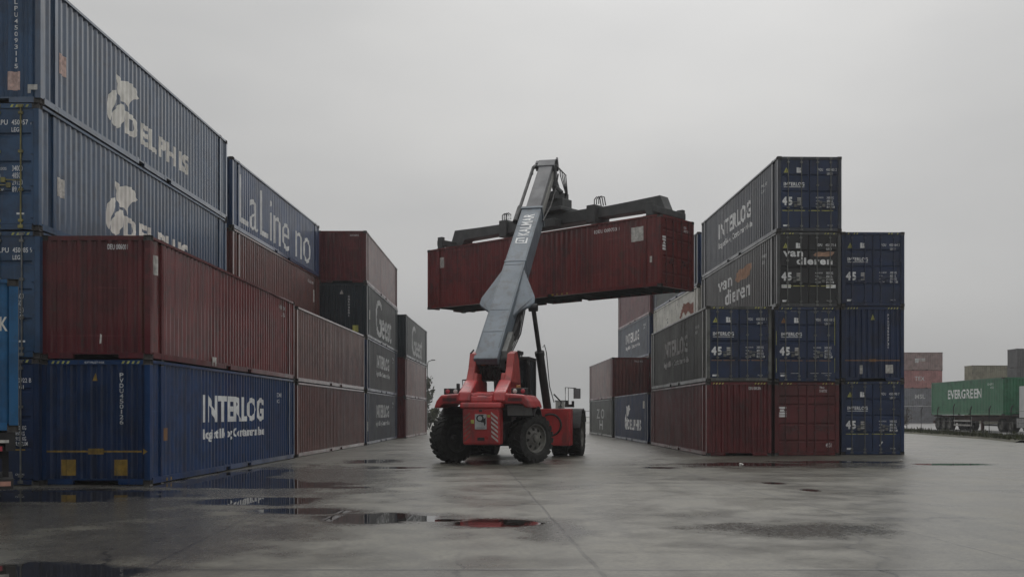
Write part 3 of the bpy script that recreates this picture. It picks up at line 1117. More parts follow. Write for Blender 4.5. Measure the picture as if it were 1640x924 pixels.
c.on_end('-', 'number_panel', text_fit('TRLU 512', 1.5, 2.1, 2.45, 2.56), WHITE, blind=True)

# ---- right, tall row
R2L = ((10.08, 38.45), (9.80, 52.1))
R2U = ((10.22, 38.6), (9.87, 52.2))
c = Box(*R2L, 0, 2.83, '+', RED_DK, 'dark red container with closed doors on the ground, middle of the right front row', doors='-', grooves=GROOVES_RED, rods=plain('maroon painted bar', (0.07, 0.018, 0.018), 0.5, var=0.3, dirt=0.4), group=G_R, hazard=True, ext=False)
P = []
for k in range(4):
    P.append(rect2(0.17, 0.46, 1.80 - k * 0.105, 1.88 - k * 0.105))
c.on_end('-', 'placard', merge2(*P), WHITE)
c.on_end('-', 'number_panel', merge2(text_fit('TRLU', 1.74, 1.92, 2.58, 2.66, bold=0.01), text_fit('516732 7', 1.74, 2.10, 2.44, 2.54, bold=0.01)), WHITE)
c.on_end('-', 'size_mark', text_fit('45G1', 1.98, 2.20, 0.33, 0.48, bold=0.01), WHITE)
c = Box(*R2L, 2.836, 2.88, '+', BLUE_DK, 'blue INTERLOG doors with pale edge marks, right below the van dieren container', side_mat=GREY_V, doors='-', group=G_R, hazard=True)
c.door45('-', number=('PVDU', '450058 2', 'LEG1'), tri=ORANGE, bar=ORANGE)
W, H = c.W, c.H
for q_ in ((0.10, 0.44), (0.62, 0.95), (1.38, 1.7), (1.8, 2.2)):
    for z_ in (0.32, 2.70):
        c.on_end('-', 'edge_marking', rect2(*q_, z_, z_ + 0.018), STICK)
for q_ in ((0.045, 0.35, 0.9), (0.045, 1.4, 1.95), (2.30, 0.35, 0.9), (2.30, 1.4, 2.5)):
    c.on_end('-', 'edge_marking', rect2(q_[0], q_[0] + 0.018, q_[1], q_[2]), YELGREEN, x=c.L / 2 - 0.004)
c = Box(*R2U, 5.722, 2.90, '+', GREY_V, 'dark grey container lettered van dieren with an orange swoosh', side_mat=GREY_V, doors='-', door_mat=paint('charcoal door paint', (0.016, 0.017, 0.019), rust=0.1, dirt=0.35), rods=STEEL, group=G_R, hazard=True)
c.door45('-', company=None, number=('VDPU', '450171 6', 'LEG1'), bar=YELGREEN)
W, H = c.W, c.H
c.on_end('-', 'lettering', merge2(text_fit('van', 0.10 * W, 0.41 * W, 0.67 * H, 0.745 * H, bold=0.03), text_fit('dieren', 0.31 * W, 0.87 * W, 0.565 * H, 0.665 * H, bold=0.04)), WHITE, off=0.006)
c.on_end('-', 'placard', rect2(0.07 * W, 0.22 * W, 0.255 * H, 0.30 * H), WHITE)
c.on_end('-', 'placard', rect2(0.77 * W, 0.92 * W, 0.255 * H, 0.30 * H), WHITE)
sw = [(0.57, 0.690), (0.60, 0.72), (0.66, 0.738), (0.73, 0.728), (0.80, 0.742), (0.90, 0.735), (0.88, 0.705), (0.85, 0.682), (0.78, 0.672), (0.70, 0.678), (0.63, 0.670)]
c.on_end('-', 'emblem', tri_poly([(a * W, b * H) for a, b in sw]), plain('faded orange emblem', (0.40, 0.24, 0.16), 0.6, var=0.2, dirt=0.3), off=0.006)
c.on_side('+', 'lettering', merge2(text_fit('van', 3.6, 6.3, 1.74, 2.18, bold=0.02), text_fit('dieren', 5.0, 9.5, 0.95, 1.66, bold=0.02)), WHITE)
c.on_side('+', 'emblem', tri_poly([(7.0 + (a - 0.57) / 0.33 * 2.8, 1.72 + (b - 0.67) / 0.072 * 0.62) for a, b in sw]), plain('faded orange emblem', (0.4, 0.2, 0.1)))
c.on_side('+', 'number_panel', merge2(text_fit('VDPU 450', 11.3, 12.0, 2.18, 2.32), text_fit('LEG1', 11.4, 11.8, 1.95, 2.08)), WHITE)
c = Box(*R2U, 8.628, 2.90, '+', BLUE_DK, 'topmost container of the right stacks, slate INTERLOG side and blue doors', side_mat=SLATE, frame_mat=SLATE, doors='-', group=G_R)
c.interlog('+')
c.door45('-', number=('PVDU', '450085 2', 'LEG1'), bar=YELGREEN)

R2B = ((9.85, 53.3), (9.45, 67.0))
Box(*R2B, 0, 2.80, '+', RED_DK, 'maroon container hidden on the ground behind the right front stack', group=G_R, ext=False)
Box(*R2B, 2.806, 2.78, '+', BLUE_DK, 'plain blue container hidden under the off white one', group=G_R, ext=False)
c = Box(*R2B, 5.592, 2.83, '+', CREAMBOX, 'off white container with a brown and violet wave emblem, seen below the lifted container', doors='-', rods=BRASSY, group=G_R)
a0 = 8.6
wv1 = [(a0, 1.55), (a0 + 0.7, 1.95), (a0 + 1.3, 2.3), (a0 + 1.8, 2.2), (a0 + 2.5, 2.25), (a0 + 3.2, 2.05), (a0 + 3.9, 2.1), (a0 + 3.9, 1.5), (a0 + 3.2, 1.5), (a0 + 2.5, 1.75), (a0 + 1.8, 1.55), (a0 + 1.2, 1.85), (a0 + 0.6, 1.5)]
c.on_side('+', 'emblem', tri_poly(wv1), plain('brown wave paint', (0.22, 0.085, 0.06), 0.6, dirt=0.2))
c.on_side('+', 'emblem', tri_poly([(a - 0.2, z - 1.05) for a, z in wv1]), plain('violet wave paint', (0.10, 0.09, 0.17), 0.6, dirt=0.2))
c.on_side('+', 'lettering', merge2(text_fit('2', 4.6, 5.2, 1.6, 1.9), text_fit('C', 4.6, 5.2, 1.15, 1.45), text_fit('C', 4.6, 5.2, 0.75, 1.0)), SLATE)
c = Box(*R2B, 8.428, 2.85, '+', NAVY, 'blue container with a grey green side, on top of the off white one', side_mat=GREENISH, end_mat=BLUE_LL, doors='+', group=G_R)

R2C = ((9.26, 67.5), (8.58, 81.0))
Box(*R2C, 0, 2.76, '+', BLUE_DK, 'blue container hidden on the ground behind the navy DELPHIS one', group=G_R, ext=False)
Box(*R2C, 2.766, 2.76, '+', RED_DK, 'maroon container hidden right under the distant pale INTERLOG one', group=G_R, ext=False)
c = Box(*R2C, 5.532, 2.80, '+', NAVY, 'pale slate blue INTERLOG container below the pinkish one, far back at right', side_mat=paint('pale slate blue paint', (0.06, 0.075, 0.10), rust=0.1, dirt=0.3), doors='+', group=G_R)
c.interlog('+')
c = Box(*R2C, 8.338, 2.62, '+', RED_PK, 'pinkish maroon container on top of the farthest right stack', doors='+', group=G_R)

# ---- right, outer row
R3 = ((12.93, 39.3), (12.62, 53.0))
c = Box(*R3, 0, 2.89, '+', NAVY, 'navy doored INTERLOG container on the ground at the outer corner of the right stacks', doors='-', group=G_R, hazard=True)
c.door45('-', number=('PVDU', '450090 7', 'LEG1'), bar=YELGREEN)
c.on_end('-', 'hazard_label', tri_poly([(1.50, 0.36), (1.54, 0.34), (1.66, 0.50), (1.62, 0.54)]), WHITE)
c = Box(*R3, 2.896, 2.92, '+', BLUE_DK, 'dark blue corrugated end with an orange stripe, middle of the outermost right stack', doors='+', group=G_R, hazard=True)
c.on_end('-', 'warning_triangle', ([(1.19, 2.40), (1.33, 2.40), (1.26, 2.62)], [(0, 1, 2)]), YELGREEN, blind=True)
P = [vchar(ch, 1.84, 1.91, 2.53 - k * 0.125, 2.63 - k * 0.125, bold=0.01) for k, ch in enumerate('PVDU4500731')]
c.on_end('-', 'vertical_number', merge2(*P), WHITE, blind=True)
c.on_end('-', 'marking_bar', merge2(rect2(0.15, 2.36, 0.79, 0.83), rect2(1.1, 1.4, 0.76, 0.86)), ORANGE, blind=True)
c.on_end('-', 'placard', rect2(1.76, 2.06, 0.31, 0.64), STICK, blind=True)
c.on_end('-', 'placard', rect2(0.75, 0.85, 0.28, 0.62), STICK, blind=True)
c = Box(*R3, 5.822, 2.92, '+', BLUE_DK, 'blue doored INTERLOG container on top of the outermost right stack', doors='-', rods=plain('blue painted bar', (0.03, 0.04, 0.08), 0.5, var=0.3), group=G_R, hazard=True)
c.door45('-', number=('PVDU', '450064 3', 'LEG1'), white=WHITE)

# ---- the lifted container
CA = R(-42.0)
ex = Vector((math.cos(CA), math.sin(CA), 0)); ey = Vector((-ex.y, ex.x, 0))
CC = Vector((1.72, 45.45, 0))
LC = 13.55
n0 = CC - ex * LC / 2 - ey * 1.25
f0 = CC + ex * LC / 2 - ey * 1.25
ZC = 6.70
c = Box((n0.x, n0.y), (f0.x, f0.y), ZC, 2.9, '-', RED_CAR, 'long maroon container hanging high under the spreader of the red reach stacker', doors='+', grooves=GROOVES_RED, rods=plain('maroon painted bar', (0.07, 0.018, 0.018), 0.5), group='lifted container')
del c.root['group']
c.on_side('-', 'sticker', rect2(12.1, 12.75, 1.92, 2.5), STICK)
c.on_side('-', 'number_panel', text_fit('IDEU 000733 1', 10.2, 11.5, 2.48, 2.62, bold=0.01), WHITE)
c.on_side('-', 'sticker', rect2(0.80, 1.10, 1.95, 2.45), STICK)
c.on_side('-', 'hazard_label', rect2(7.9, 8.9, 0.05, 0.13), YELLOW, off=0.040)
c.on_side('-', 'hazard_label', rect2(13.0, 13.1, 1.0, 1.25), STICK)
P = []
for k in range(5):
    P.append(rect2(0.17, 0.44, 1.96 - k * 0.12, 2.05 - k * 0.12))
c.on_end('+', 'placard', merge2(*P), WHITE)
c.on_end('+', 'lettering', merge2(text_fit('IDEU', 1.75, 1.95, 2.52, 2.62, bold=0.01), text_fit('000733 1', 1.75, 2.15, 2.38, 2.48, bold=0.01)), WHITE)

# ------------------------------------------------------------------ reach stacker
HEAD = R(-11.5)
RS = empty('reach_stacker', (-0.68, 33.4, 0), HEAD)
tag(RS, 'red reach stacker with a raised grey blue boom holding a container above the yard', 'reach stacker')
MRED = plain('red machine paint', (0.40, 0.036, 0.038), 0.26, var=0.16, scale=1.6, dirt=0.6, bump=0.05)
MRED2 = plain('dusty red machine paint', (0.34, 0.046, 0.040), 0.45, var=0.2, scale=3.0, dirt=0.5)
BOOM = plain('grey blue boom paint', (0.118, 0.148, 0.178), 0.38, var=0.14, scale=1.0, dirt=0.5, bump=0.08)
BOOM_IN = plain('grey inner boom paint', (0.085, 0.088, 0.095), 0.42, var=0.15, scale=2, dirt=0.3)
SPREAD = plain('dark spreader paint', (0.050, 0.053, 0.054), 0.5, var=0.25, scale=3, dirt=0.3)
RIMM = plain('wheel rim paint', (0.15, 0.147, 0.132), 0.5, 0.1, var=0.3, scale=6, dirt=0.5)
CHROME = plain('polished rod', (0.45, 0.45, 0.44), 0.2, 0.9, var=0.1)
AMBER = lamp_mat('amber lens', (0.40, 0.17, 0.05))
REDLENS = lamp_mat('red lens', (0.40, 0.05, 0.07))
CLEAR = lamp_mat('clear lens', (0.55, 0.55, 0.52))

# chassis
m = MB()
m.box(-0.62, 0.62, -0.95, 5.9, 0.72, 1.35)
m.box(-0.50, 0.50, 0.9, 5.2, 1.35, 1.75)
m.box(-1.0, 1.0, -0.25, 0.25, 0.55, 1.05)
m.box(-1.15, 1.15, 5.65, 6.35, 0.45, 1.25)
m.box(-2.0, 2.0, 5.8, 6.2, 0.65, 1.05)
m.build('chassis', BLACK, RS, bevel=0.03)
# counterweight with its flared wings
m = MB()
m.px([(-1.52, 0.62), (-0.95, 0.62), (-0.95, 1.80), (-1.60, 1.80)], -0.60, 0.60)
m.px([(-1.66, 1.78), (-0.93, 1.795), (-0.93, 1.98), (-1.62, 1.98)], -0.68, 0.68)
wing = [(-1.60, 1.80), (-1.52, 2.02), (-1.36, 2.22), (-0.70, 2.27), (0.70, 2.27), (1.36, 2.22), (1.52, 2.02), (1.60, 1.80), (1.40, 1.80), (1.30, 1.93), (-1.30, 1.93), (-1.40, 1.80)]
m.py(wing, -1.42, 0.75)
for s in (-1, 1):
    m.px([(-1.55, 2.0), (-1.45, 2.30), (-0.55, 2.72), (0.95, 2.72), (0.95, 2.0)], s * 0.36, s * 0.78)
    m.px([(-1.50, 2.2), (-0.70, 2.35), (-0.7, 2.2)], s * 0.36, s * 0.10)
m.px([(-1.55, 1.97), (-1.50, 2.18), (-0.70, 2.33), (0.95, 2.36), (0.95, 1.97)], -0.37, 0.37)
m.build('counterweight', MRED, RS, bevel=0.06)
# boom towers
for s in (-1, 1):
    m = MB()
    m.px([(-0.75, 2.45), (-0.25, 3.15), (-0.05, 3.62), (0.45, 3.72), (0.78, 3.45), (1.15, 2.45)], s * 0.52 + 0.02, s * 0.76 + 0.02)
    m.px([(-0.75, 2.3), (-0.45, 2.95), (0.2, 2.95), (0.2, 2.3)], s * 0.40 + 0.02, s * 0.54 + 0.02)
    m.build('boom_tower', MRED2, RS, bevel=0.03)
# machinery between the towers
m = MB()
m.box(-0.46, 0.42, 0.1, 0.5, 3.10, 3.36)
m.box(-0.42, -0.05, 0.3, 0.9, 2.72, 3.12)
m.tube([(-0.55, 0.3, 3.42), (0.55, 0.3, 3.42)], 0.14, 14)
for k in range(7):
    x = -0.40 + 0.11 * k
    m.tube([(x, 0.05 + 0.05 * (k % 3), 3.4), (x + 0.05, -0.05, 3.15), (x - 0.04, 0.15, 2.85), (x, 0.5, 2.72)], 0.026, 6)
for k in range(5):
    m.tube([(-0.56 - 0.02 * k, 0.0 + 0.06 * k, 3.55), (-0.68, -0.05, 3.42 - 0.05 * k), (-0.62, 0.1, 3.18)], 0.03, 6)
m.tube([(-0.62, 0.05, 3.75), (-0.72, -0.02, 3.62), (-0.66, 0.0, 3.45)], 0.03, 6)
m.build('hydraulic_block', HOSE, RS)
m = MB()
m.box(-0.36, -0.20, -0.02, 0.08, 3.22, 3.31)
m.build('work_lamp', AMBER, RS, bevel=0.02)
# rear plate details
def on_plate(name, shape, mat, y=-1.566):
    V, Fc = shape
    mm = MB()
    mm.add([(a, -1.52 - 0.08 * (z - 0.62) / 1.18 - 0.012, z) for a, z in V], Fc)
    return mm.build(name, mat, RS)
st_l, st_r = [], []
for k in range(7):
    z = 0.70 + k * 0.145
    st_l.append(([(-0.56, z), (-0.56, z + 0.07), (-0.34, z + 0.25), (-0.34, z + 0.18)], [(0, 1, 2, 3)]))
    st_r.append(([(0.34, z + 0.18), (0.34, z + 0.25), (0.56, z + 0.07), (0.56, z)], [(0, 1, 2, 3)]))
on_plate('warning_stripes', merge2(*st_l[:6]), plain('dull reflector', (0.24, 0.10, 0.08), 0.5, dirt=0.5))
on_plate('warning_stripes', merge2(*st_r[:6]), plain('white reflector', (0.48, 0.44, 0.42), 0.5, dirt=0.3))
m = MB()
m.box(-0.19, 0.19, -1.600, -1.560, 1.12, 1.60)
pl = m.build('number_plate', plain('white plate', (0.36, 0.37, 0.37), 0.45, var=0.12, dirt=0.15), RS, bevel=0.006)
ring = []
for k in range(16):
    a, b_ = 2 * math.pi * k / 16, 2 * math.pi * (k + 1) / 16
    ring.append(([(-0.02 + 0.075 * math.cos(a), 1.47 + 0.075 * math.sin(a)), (-0.02 + 0.125 * math.cos(a), 1.47 + 0.115 * math.sin(a)),
                  (-0.02 + 0.125 * math.cos(b_), 1.47 + 0.115 * math.sin(b_)), (-0.02 + 0.075 * math.cos(b_), 1.47 + 0.075 * math.sin(b_))], [(0, 1, 2, 3)]))
V, Fc = merge2(*ring, tri_poly([(-0.02, 1.38), (0.10, 1.44), (0.16, 1.50), (0.17, 1.30), (0.12, 1.22), (0.10, 1.34), (0.03, 1.34)]), rect2(0.03, 0.10, 1.56, 1.585))
mm = MB(); mm.add([(a, -1.604, z) for a, z in V], Fc)
mm.build('emblem', BLACK, pl)
V, Fc = rect2(-0.13, 0.13, 1.155, 1.185)
mm = MB(); mm.add([(a, -1.604, z) for a, z in V], Fc)
mm.build('lettering', plain('grey print', (0.2, 0.2, 0.21), 0.6), pl)
m = MB()
m.box(-0.11, 0.11, -1.58, -1.50, 0.76, 0.86)
m.box(-0.05, 0.05, -1.62, -1.55, 1.68, 1.74)
m.build('tow_hook', BLACK, RS)
for nm, (x0, x1, z0, z1) in (('vent_grille', (-1.30, -0.85, 2.02, 2.12)), ('vent_grille', (0.85, 1.30, 2.02, 2.12)), ('warning_label', (-0.32, -0.22, 1.30, 1.42)), ('warning_label', (0.22, 0.31, 1.50, 1.58))):
    mm = MB()
    yy = -1.432 if nm == 'vent_grille' else -1.588
    if nm == 'vent_grille':
        for k in range(4):
            mm.box(x0, x1, yy, yy + 0.03, z0 + 0.026 * k, z0 + 0.026 * k + 0.014)
    else:
        mm.box(x0, x1, yy - 0.008, yy + 0.03, z0, z1)
    mm.build(nm, BLACK if nm == 'vent_grille' else YELGREEN, RS)
# mudguards
for s in (-1, 1):
    m = MB()
    x0, x1 = (0.72, 1.58) if s > 0 else (-1.58, -0.72)
    m.lathe_x([(x0, 1.00), (x1, 1.00), (x1, 1.06), (x0, 1.06)], 16, (0, 0, 0.80), R(20), R(134), closed=True)
    m.build('mudguard', BLACK, RS)
m = MB()
m.obox((1.17, -1.10, 1.72), (0.40, 0, 0), (0, 0.012, 0.0), (0, -0.04, 0.16))
m.build('mud_flap', plain('grey mud flap', (0.15, 0.155, 0.155), 0.5, var=0.15), RS)
# rear lamp clusters
for s in (-1, 1):
    m = MB()
    m.box(s * 1.12 - 0.26, s * 1.12 + 0.26, -0.98, -0.72, 2.24, 2.44)
    if s < 0:
        m.tube([(-0.93, -0.85, 2.42), (-0.93, -0.85, 2.60)], 0.06, 10)
    hb = m.build('lamp_cluster', BLACK, RS, bevel=0.03)
    for k, mt in enumerate(((REDLENS, CLEAR) if s < 0 else (CLEAR, REDLENS))):
        q = MB()
        q.lathe_x([(0, 0.075), (0.02, 0.06), (0.03, 0.0)], 12)
        o = q.build('lamp_lens', mt, hb)
        o.rotation_euler = (0, 0, R(-90))
        o.location = (s * 1.12 - 0.13 + 0.26 * k, -0.98, 2.34)
m = MB()
m.box(1.0, 1.14, -0.86, -0.76, 2.44, 2.54)
m.build('marker_lamp', AMBER, RS, bevel=0.02)
# hand rail at the left
m = MB()
m.tube([(-1.05, 0.2, 2.2), (-1.05, 0.2, 2.75), (-0.55, 0.2, 2.79)], 0.022, 8)
m.tube([(-0.78, 0.2, 2.3), (-0.78, 0.2, 2.76)], 0.018, 8)
m.tube([(-1.05, 0.9, 2.2), (-1.05, 0.9, 2.75), (-1.05, 0.2, 2.75)], 0.018, 8)
m.build('handrail', BLACK, RS)
# cab
m = MB()
for x in (-0.25, 0.86):
    for y in (2.06, 3.34):
        m.box(x - 0.05, x + 0.05, y - 0.05, y + 0.05, 1.7, 3.5)
m.box(-0.30, 0.91, 2.0, 3.4, 3.5, 3.62)
m.box(-0.30, 0.91, 2.0, 3.4, 1.45, 1.78)
m.box(-0.23, 0.84, 2.015, 2.05, 1.78, 2.25)
m.box(0.45, 0.52, 2.02, 2.08, 2.25, 3.5)
cab = m.build('cab', BLACK, RS, bevel=0.03)
m = MB()
m.box(-0.2, 0.82, 2.055, 2.065, 2.25, 3.5)
m.box(-0.2, 0.82, 3.335, 3.345, 1.78, 3.5)
m.box(-0.255, -0.245, 2.1, 3.3, 1.78, 3.5)
m.box(0.855, 0.865, 2.1, 3.3, 1.78, 3.5)
m.build('window_glass', GLASS, cab)
m = MB()
m.tube([(0.62, 2.1, 3.6), (0.62, 2.1, 3.70)], 0.025, 8)
m.tube([(0.62, 2.1, 3.69), (0.62, 2.1, 3.80)], 0.06, 10)
m.build('beacon', BLACK, cab)
m = MB()
m.tube([(0.62, 1.3, 2.3), (0.62, 1.3, 3.45), (0.70, 1.28, 3.78)], 0.075, 12)
m.tube([(0.62, 1.3, 2.6), (0.62, 1.3, 3.2)], 0.11, 12)
m.build('exhaust_pipe', BLACK, RS)
m = MB()
for k in range(4):
    m.tube([(0.86, 1.9 - 0.02 * k, 2.25 + 0.05 * k), (0.93, 1.95, 2.9), (0.86, 2.0, 3.5)], 0.012, 6)
m.tube([(0.96, 1.8, 1.7), (0.96, 1.8, 3.3), (0.85, 1.95, 3.45)], 0.02, 8)
m.build('cab_rail', BLACK, RS)
# tank at the right and its twin at the left
for s in (1, -1):
    m = MB()
    xa, xb = sorted((s * 0.66, s * 2.02))
    m.box(xa, xb, 4.30, 5.02, 0.42, 1.80)
    xa, xb = sorted((s * 0.64, s * 1.20))
    m.box(xa, xb, 2.4, 4.29, 0.55, 1.28)
    tk = m.build('side_tank', MRED, RS, bevel=0.03)
    q = MB()
    q.lathe_x([(0, 0.40), (0.06, 0.44), (0.12, 0.40), (0.06, 0.36)], 24, (0, 0, 0), R(60), R(275), closed=True)
    o = q.build('hose_loop', HOSE, tk)
    o.rotation_euler = (0, 0, R(90))
    o.location = (s * 1.28, 4.24, 1.20)
    q = MB()
    xa, xb = sorted((s * 1.90, s * 1.95))
    q.box(xa, xb, 4.27, 4.302, 0.55, 1.7)
    q.build('tank_rib', MRED2, tk)


# wheels
def wheel(name, x, y, z, r, wd, mat_rim, parent, rz=0.0, flip=1, lugs=22):
    root = bpy.data.objects.new(name, None)
    link(root, parent)
    root.location = (x, y, z)
    root.rotation_euler = (0, 0, rz + (0 if flip > 0 else math.pi))
    h = wd / 2
    m = MB()
    rim_r = r * 0.60
    m.lathe_x([(-h * 0.80, rim_r), (-h * 0.98, r * 0.68), (-h, r * 0.84), (-h * 0.9, r * 0.94), (-h * 0.5, r * 0.965), (h * 0.5, r * 0.965), (h * 0.9, r * 0.94), (h, r * 0.84), (h * 0.98, r * 0.68), (h * 0.80, rim_r)], 48)
    for k in range(lugs):
        for s in (-1, 1):
            a = 2 * math.pi * (k + (0.5 if s > 0 else 0)) / lugs
            d = Vector((0, math.cos(a), math.sin(a)))
            tt = Vector((0, -math.sin(a), math.cos(a)))
            axv = Vector((1, 0, 0)) * (s * h * 0.52) + tt * 0.06
            m.obox(d * (r * 0.955) + Vector((s * h * 0.52, 0, 0)), axv * 0.94, tt * (math.pi * r / lugs * 0.52), d * (r * 0.045))
            m.obox(d * (r * 0.90) + Vector((s * h * 0.965, 0, 0)), Vector((h * 0.05, 0, 0)), tt * (math.pi * r / lugs * 0.5), d * (r * 0.075))
    m.build('tyre', RUBBER, root)
    m = MB()
    # rim flange, dished disc with hand holes, hub
    m.lathe_x([(h * 0.80, rim_r * 1.0), (h * 0.88, rim_r * 0.99), (h * 0.86, rim_r * 0.93), (h * 0.55, rim_r * 0.88), (h * 0.45, rim_r * 0.82)], 40)
    N = 40
    rr = (rim_r * 0.82, rim_r * 0.74, rim_r * 0.54, rim_r * 0.46)
    V = []
    xs = (h * 0.45, h * 0.52, h * 0.62, h * 0.66)
    for k in range(N):
        a = 2 * math.pi * k / N
        for x_, q in zip(xs, rr):
            V.append((x_, q * math.cos(a), q * math.sin(a)))
    Fc = []
    for k in range(N):
        k2 = (k + 1) % N
        for i in range(3):
            if i == 1 and k % 5 in (0, 1):
                continue
            Fc.append((k * 4 + i, k * 4 + i + 1, k2 * 4 + i + 1, k2 * 4 + i))
    m.add(V, Fc)
    m.lathe_x([(h * 0.66, rim_r * 0.46), (h * 0.70, rim_r * 0.40), (h * 0.70, rim_r * 0.26), (h * 0.95, rim_r * 0.22), (h * 0.98, 0.0)], 28)
    for k in range(12):
        a = 2 * math.pi * k / 12
        cc = Vector((h * 0.72, rim_r * 0.35 * math.cos(a), rim_r * 0.35 * math.sin(a)))
        m.obox(cc, (0.02, 0, 0), (0, 0.014, 0), (0, 0, 0.014))
    m.build('rim', mat_rim, root)
    m = MB()
    m.lathe_x([(-h * 0.80, rim_r), (-h * 0.75, rim_r * 0.86), (-h * 0.1, rim_r * 0.80), (-h * 0.05, 0.12), (-h * 0.6, 0.10), (-h * 0.6, 0.0)], 32)
    m.lathe_x([(h * 0.05, rim_r * 0.88), (h * 0.05, 0.0)], 24)
    m.build('wheel_drum', plain('dark wheel steel', (0.05, 0.05, 0.047), 0.55, var=0.3, dirt=0.3), root)
    return root


STEER = R(-33)
wheel('wheel', 1.33, 0.0, 0.80, 0.80, 0.56, RIMM, RS, STEER, 1)
wheel('wheel', -1.33, 0.0, 0.80, 0.80, 0.56, RIMM, RS, STEER, -1)
for s in (-1, 1):
    wheel('wheel', s * 1.40, 6.0, 0.82, 0.82, 0.52, RIMM, RS, 0, s)
    wheel('wheel', s * 2.02, 6.0, 0.82, 0.82, 0.52, RIMM, RS, 0, s)
# front mudguards with lamps and mirrors
for s in (-1, 1):
    m = MB()
    xa, xb = sorted((s * 1.12, s * 2.30))
    m.lathe_x([(xa, 0.95), (xb, 0.95), (xb, 1.0), (xa, 1.0)], 14, (0, 6.0, 0.82), R(30), R(165), closed=True)
    fg = m.build('mudguard', BLACK, RS)
    q = MB()
    q.box(s * 1.85 - 0.16, s * 1.85 + 0.16, 5.2, 5.5, 1.86, 1.97)
    q.tube([(s * 1.75, 5.35, 1.97), (s * 1.75, 5.35, 2.12)], 0.05, 10)
    q.tube([(s * 1.98, 5.35, 1.97), (s * 1.98, 5.35, 2.10)], 0.05, 10)
    q.build('work_lamp', BLACK, fg)
    q = MB()
    q.tube([(s * 1.68, 5.4, 1.9), (s * 1.68, 5.4, 2.62), (s * 2.1, 5.35, 2.58)], 0.02, 8)
    q.tube([(s * 1.80, 5.4, 1.95), (s * 1.80, 5.4, 2.6)], 0.012, 6)
    q.obox((s * 2.14, 5.33, 2.38), (0.13, 0, 0), (0, 0.04, 0), (0, 0, 0.19))
    mr = q.build('mirror', BLACK, fg)
    q = MB()
    q.obox((s * 2.14, 5.285, 2.38), (0.11, 0, 0), (0, 0.003, 0), (0, 0, 0.17))
    q.build('mirror_glass', MIRRORG, mr)

# boom
BX = -0.17
PV = Vector((BX, 0.30, 3.44))
TIP = Vector((BX, 12.25, 12.72))
bd = (TIP - PV)
BL = bd.length
bd.normalize()
bn = Vector((0, -bd.z, bd.y))


def bp_(s, x, n):
    return PV + bd * s + Vector((1, 0, 0)) * x + bn * n


def bbox(mb, s0, s1, x0, x1, n0_, n1_, taper=None):
    c0 = [bp_(s0, x0, n0_), bp_(s0, x1, n0_), bp_(s0, x0, n1_), bp_(s0, x1, n1_)]
    c1 = [bp_(s1, x0, n0_), bp_(s1, x1, n0_), bp_(s1, x0, n1_), bp_(s1, x1, n1_)]
    mb.add(c0 + c1, [(0, 2, 3, 1), (4, 5, 7, 6), (0, 1, 5, 4), (2, 6, 7, 3), (0, 4, 6, 2), (1, 3, 7, 5)])


S1 = 10.55
m = MB()
prof = [(-0.42, 0.10), (-0.42, 0.33), (1.2, 0.36), (S1, 0.36), (S1, -0.44), (6.3, -0.50), (3.4, -0.66), (1.2, -0.50), (0.2, -0.22), (-0.25, -0.15)]
m.prism(prof, lambda s, n: bp_(s, -0.41, n), lambda s, n: bp_(s, 0.41, n))
outer = m.build('boom', BOOM, RS, bevel=0.035)
m = MB()
bbox(m, S1 - 0.14, S1 + 0.02, -0.45, 0.45, -0.50, 0.40)
bbox(m, 6.0, 6.1, -0.425, 0.425, -0.5, 0.375)
m.build('boom_collar', BOOM, outer, bevel=0.01)
m = MB()
for sq_ in (1.15, 2.55, 5.75, 8.9):
    bbox(m, sq_, sq_ + 0.025, -0.375, 0.375, 0.34, 0.366)
for sx_ in (-0.36, 0.36):
    bbox(m, 0.2, 10.2, sx_ - 0.006, sx_ + 0.006, 0.34, 0.364)
m.build('weld_seam', plain('weld bead', (0.075, 0.09, 0.105), 0.5, var=0.3), outer)
# folded wing plates that carry the lift cylinders
for s in (-1, 1):
    m = MB()
    wingp = [(5.55, 0.40, 0.30), (4.05, 1.00, -0.02), (3.72, 1.03, -0.08), (3.52, 0.90, -0.08), (3.15, 0.60, -0.02), (2.65, 0.40, 0.05)]
    top = [bp_(a, s * x, n) for a, x, n in wingp]
    bot = [bp_(a, s * x, n - 0.10) for a, x, n in wingp]
    k = len(top)
    m.add(top + bot, [tuple(range(k)), tuple(range(k, 2 * k))[::-1]] + [(i, (i + 1) % k, k + (i + 1) % k, k + i) for i in range(k)])
    m.build('lift_bracket', BOOM, outer, bevel=0.02)
    m = MB()
    m.prism([(5.2, -0.40), (3.9, -0.25), (3.4, -0.42), (2.6, -0.85), (1.9, -0.55), (2.0, -0.3)], lambda a, n: bp_(a, s * 0.43, n), lambda a, n: bp_(a, s * 0.55, n))
    m.build('bracket_rib', BLACK, outer)
# base side block seen right of the boom foot
m = MB()
m.prism([(-0.25, -0.30), (1.6, -0.20), (1.5, 0.12), (0.2, 0.20)], lambda a, n: bp_(a, 0.43, n), lambda a, n: bp_(a, 0.62, n))
m.build('boom_foot', plain('weathered grey steel', (0.10, 0.105, 0.10), 0.5, var=0.2, dirt=0.4), outer, bevel=0.02)
m = MB()
for k in range(4):
    x = 0.46 + 0.05 * k
    m.tube([bp_(0.2, x, -0.2), bp_(2.6, x, -0.62 - 0.03 * k), bp_(5.0, x - 0.06, -0.5)], 0.025, 6)
m.build('hose_bundle', HOSE, outer)
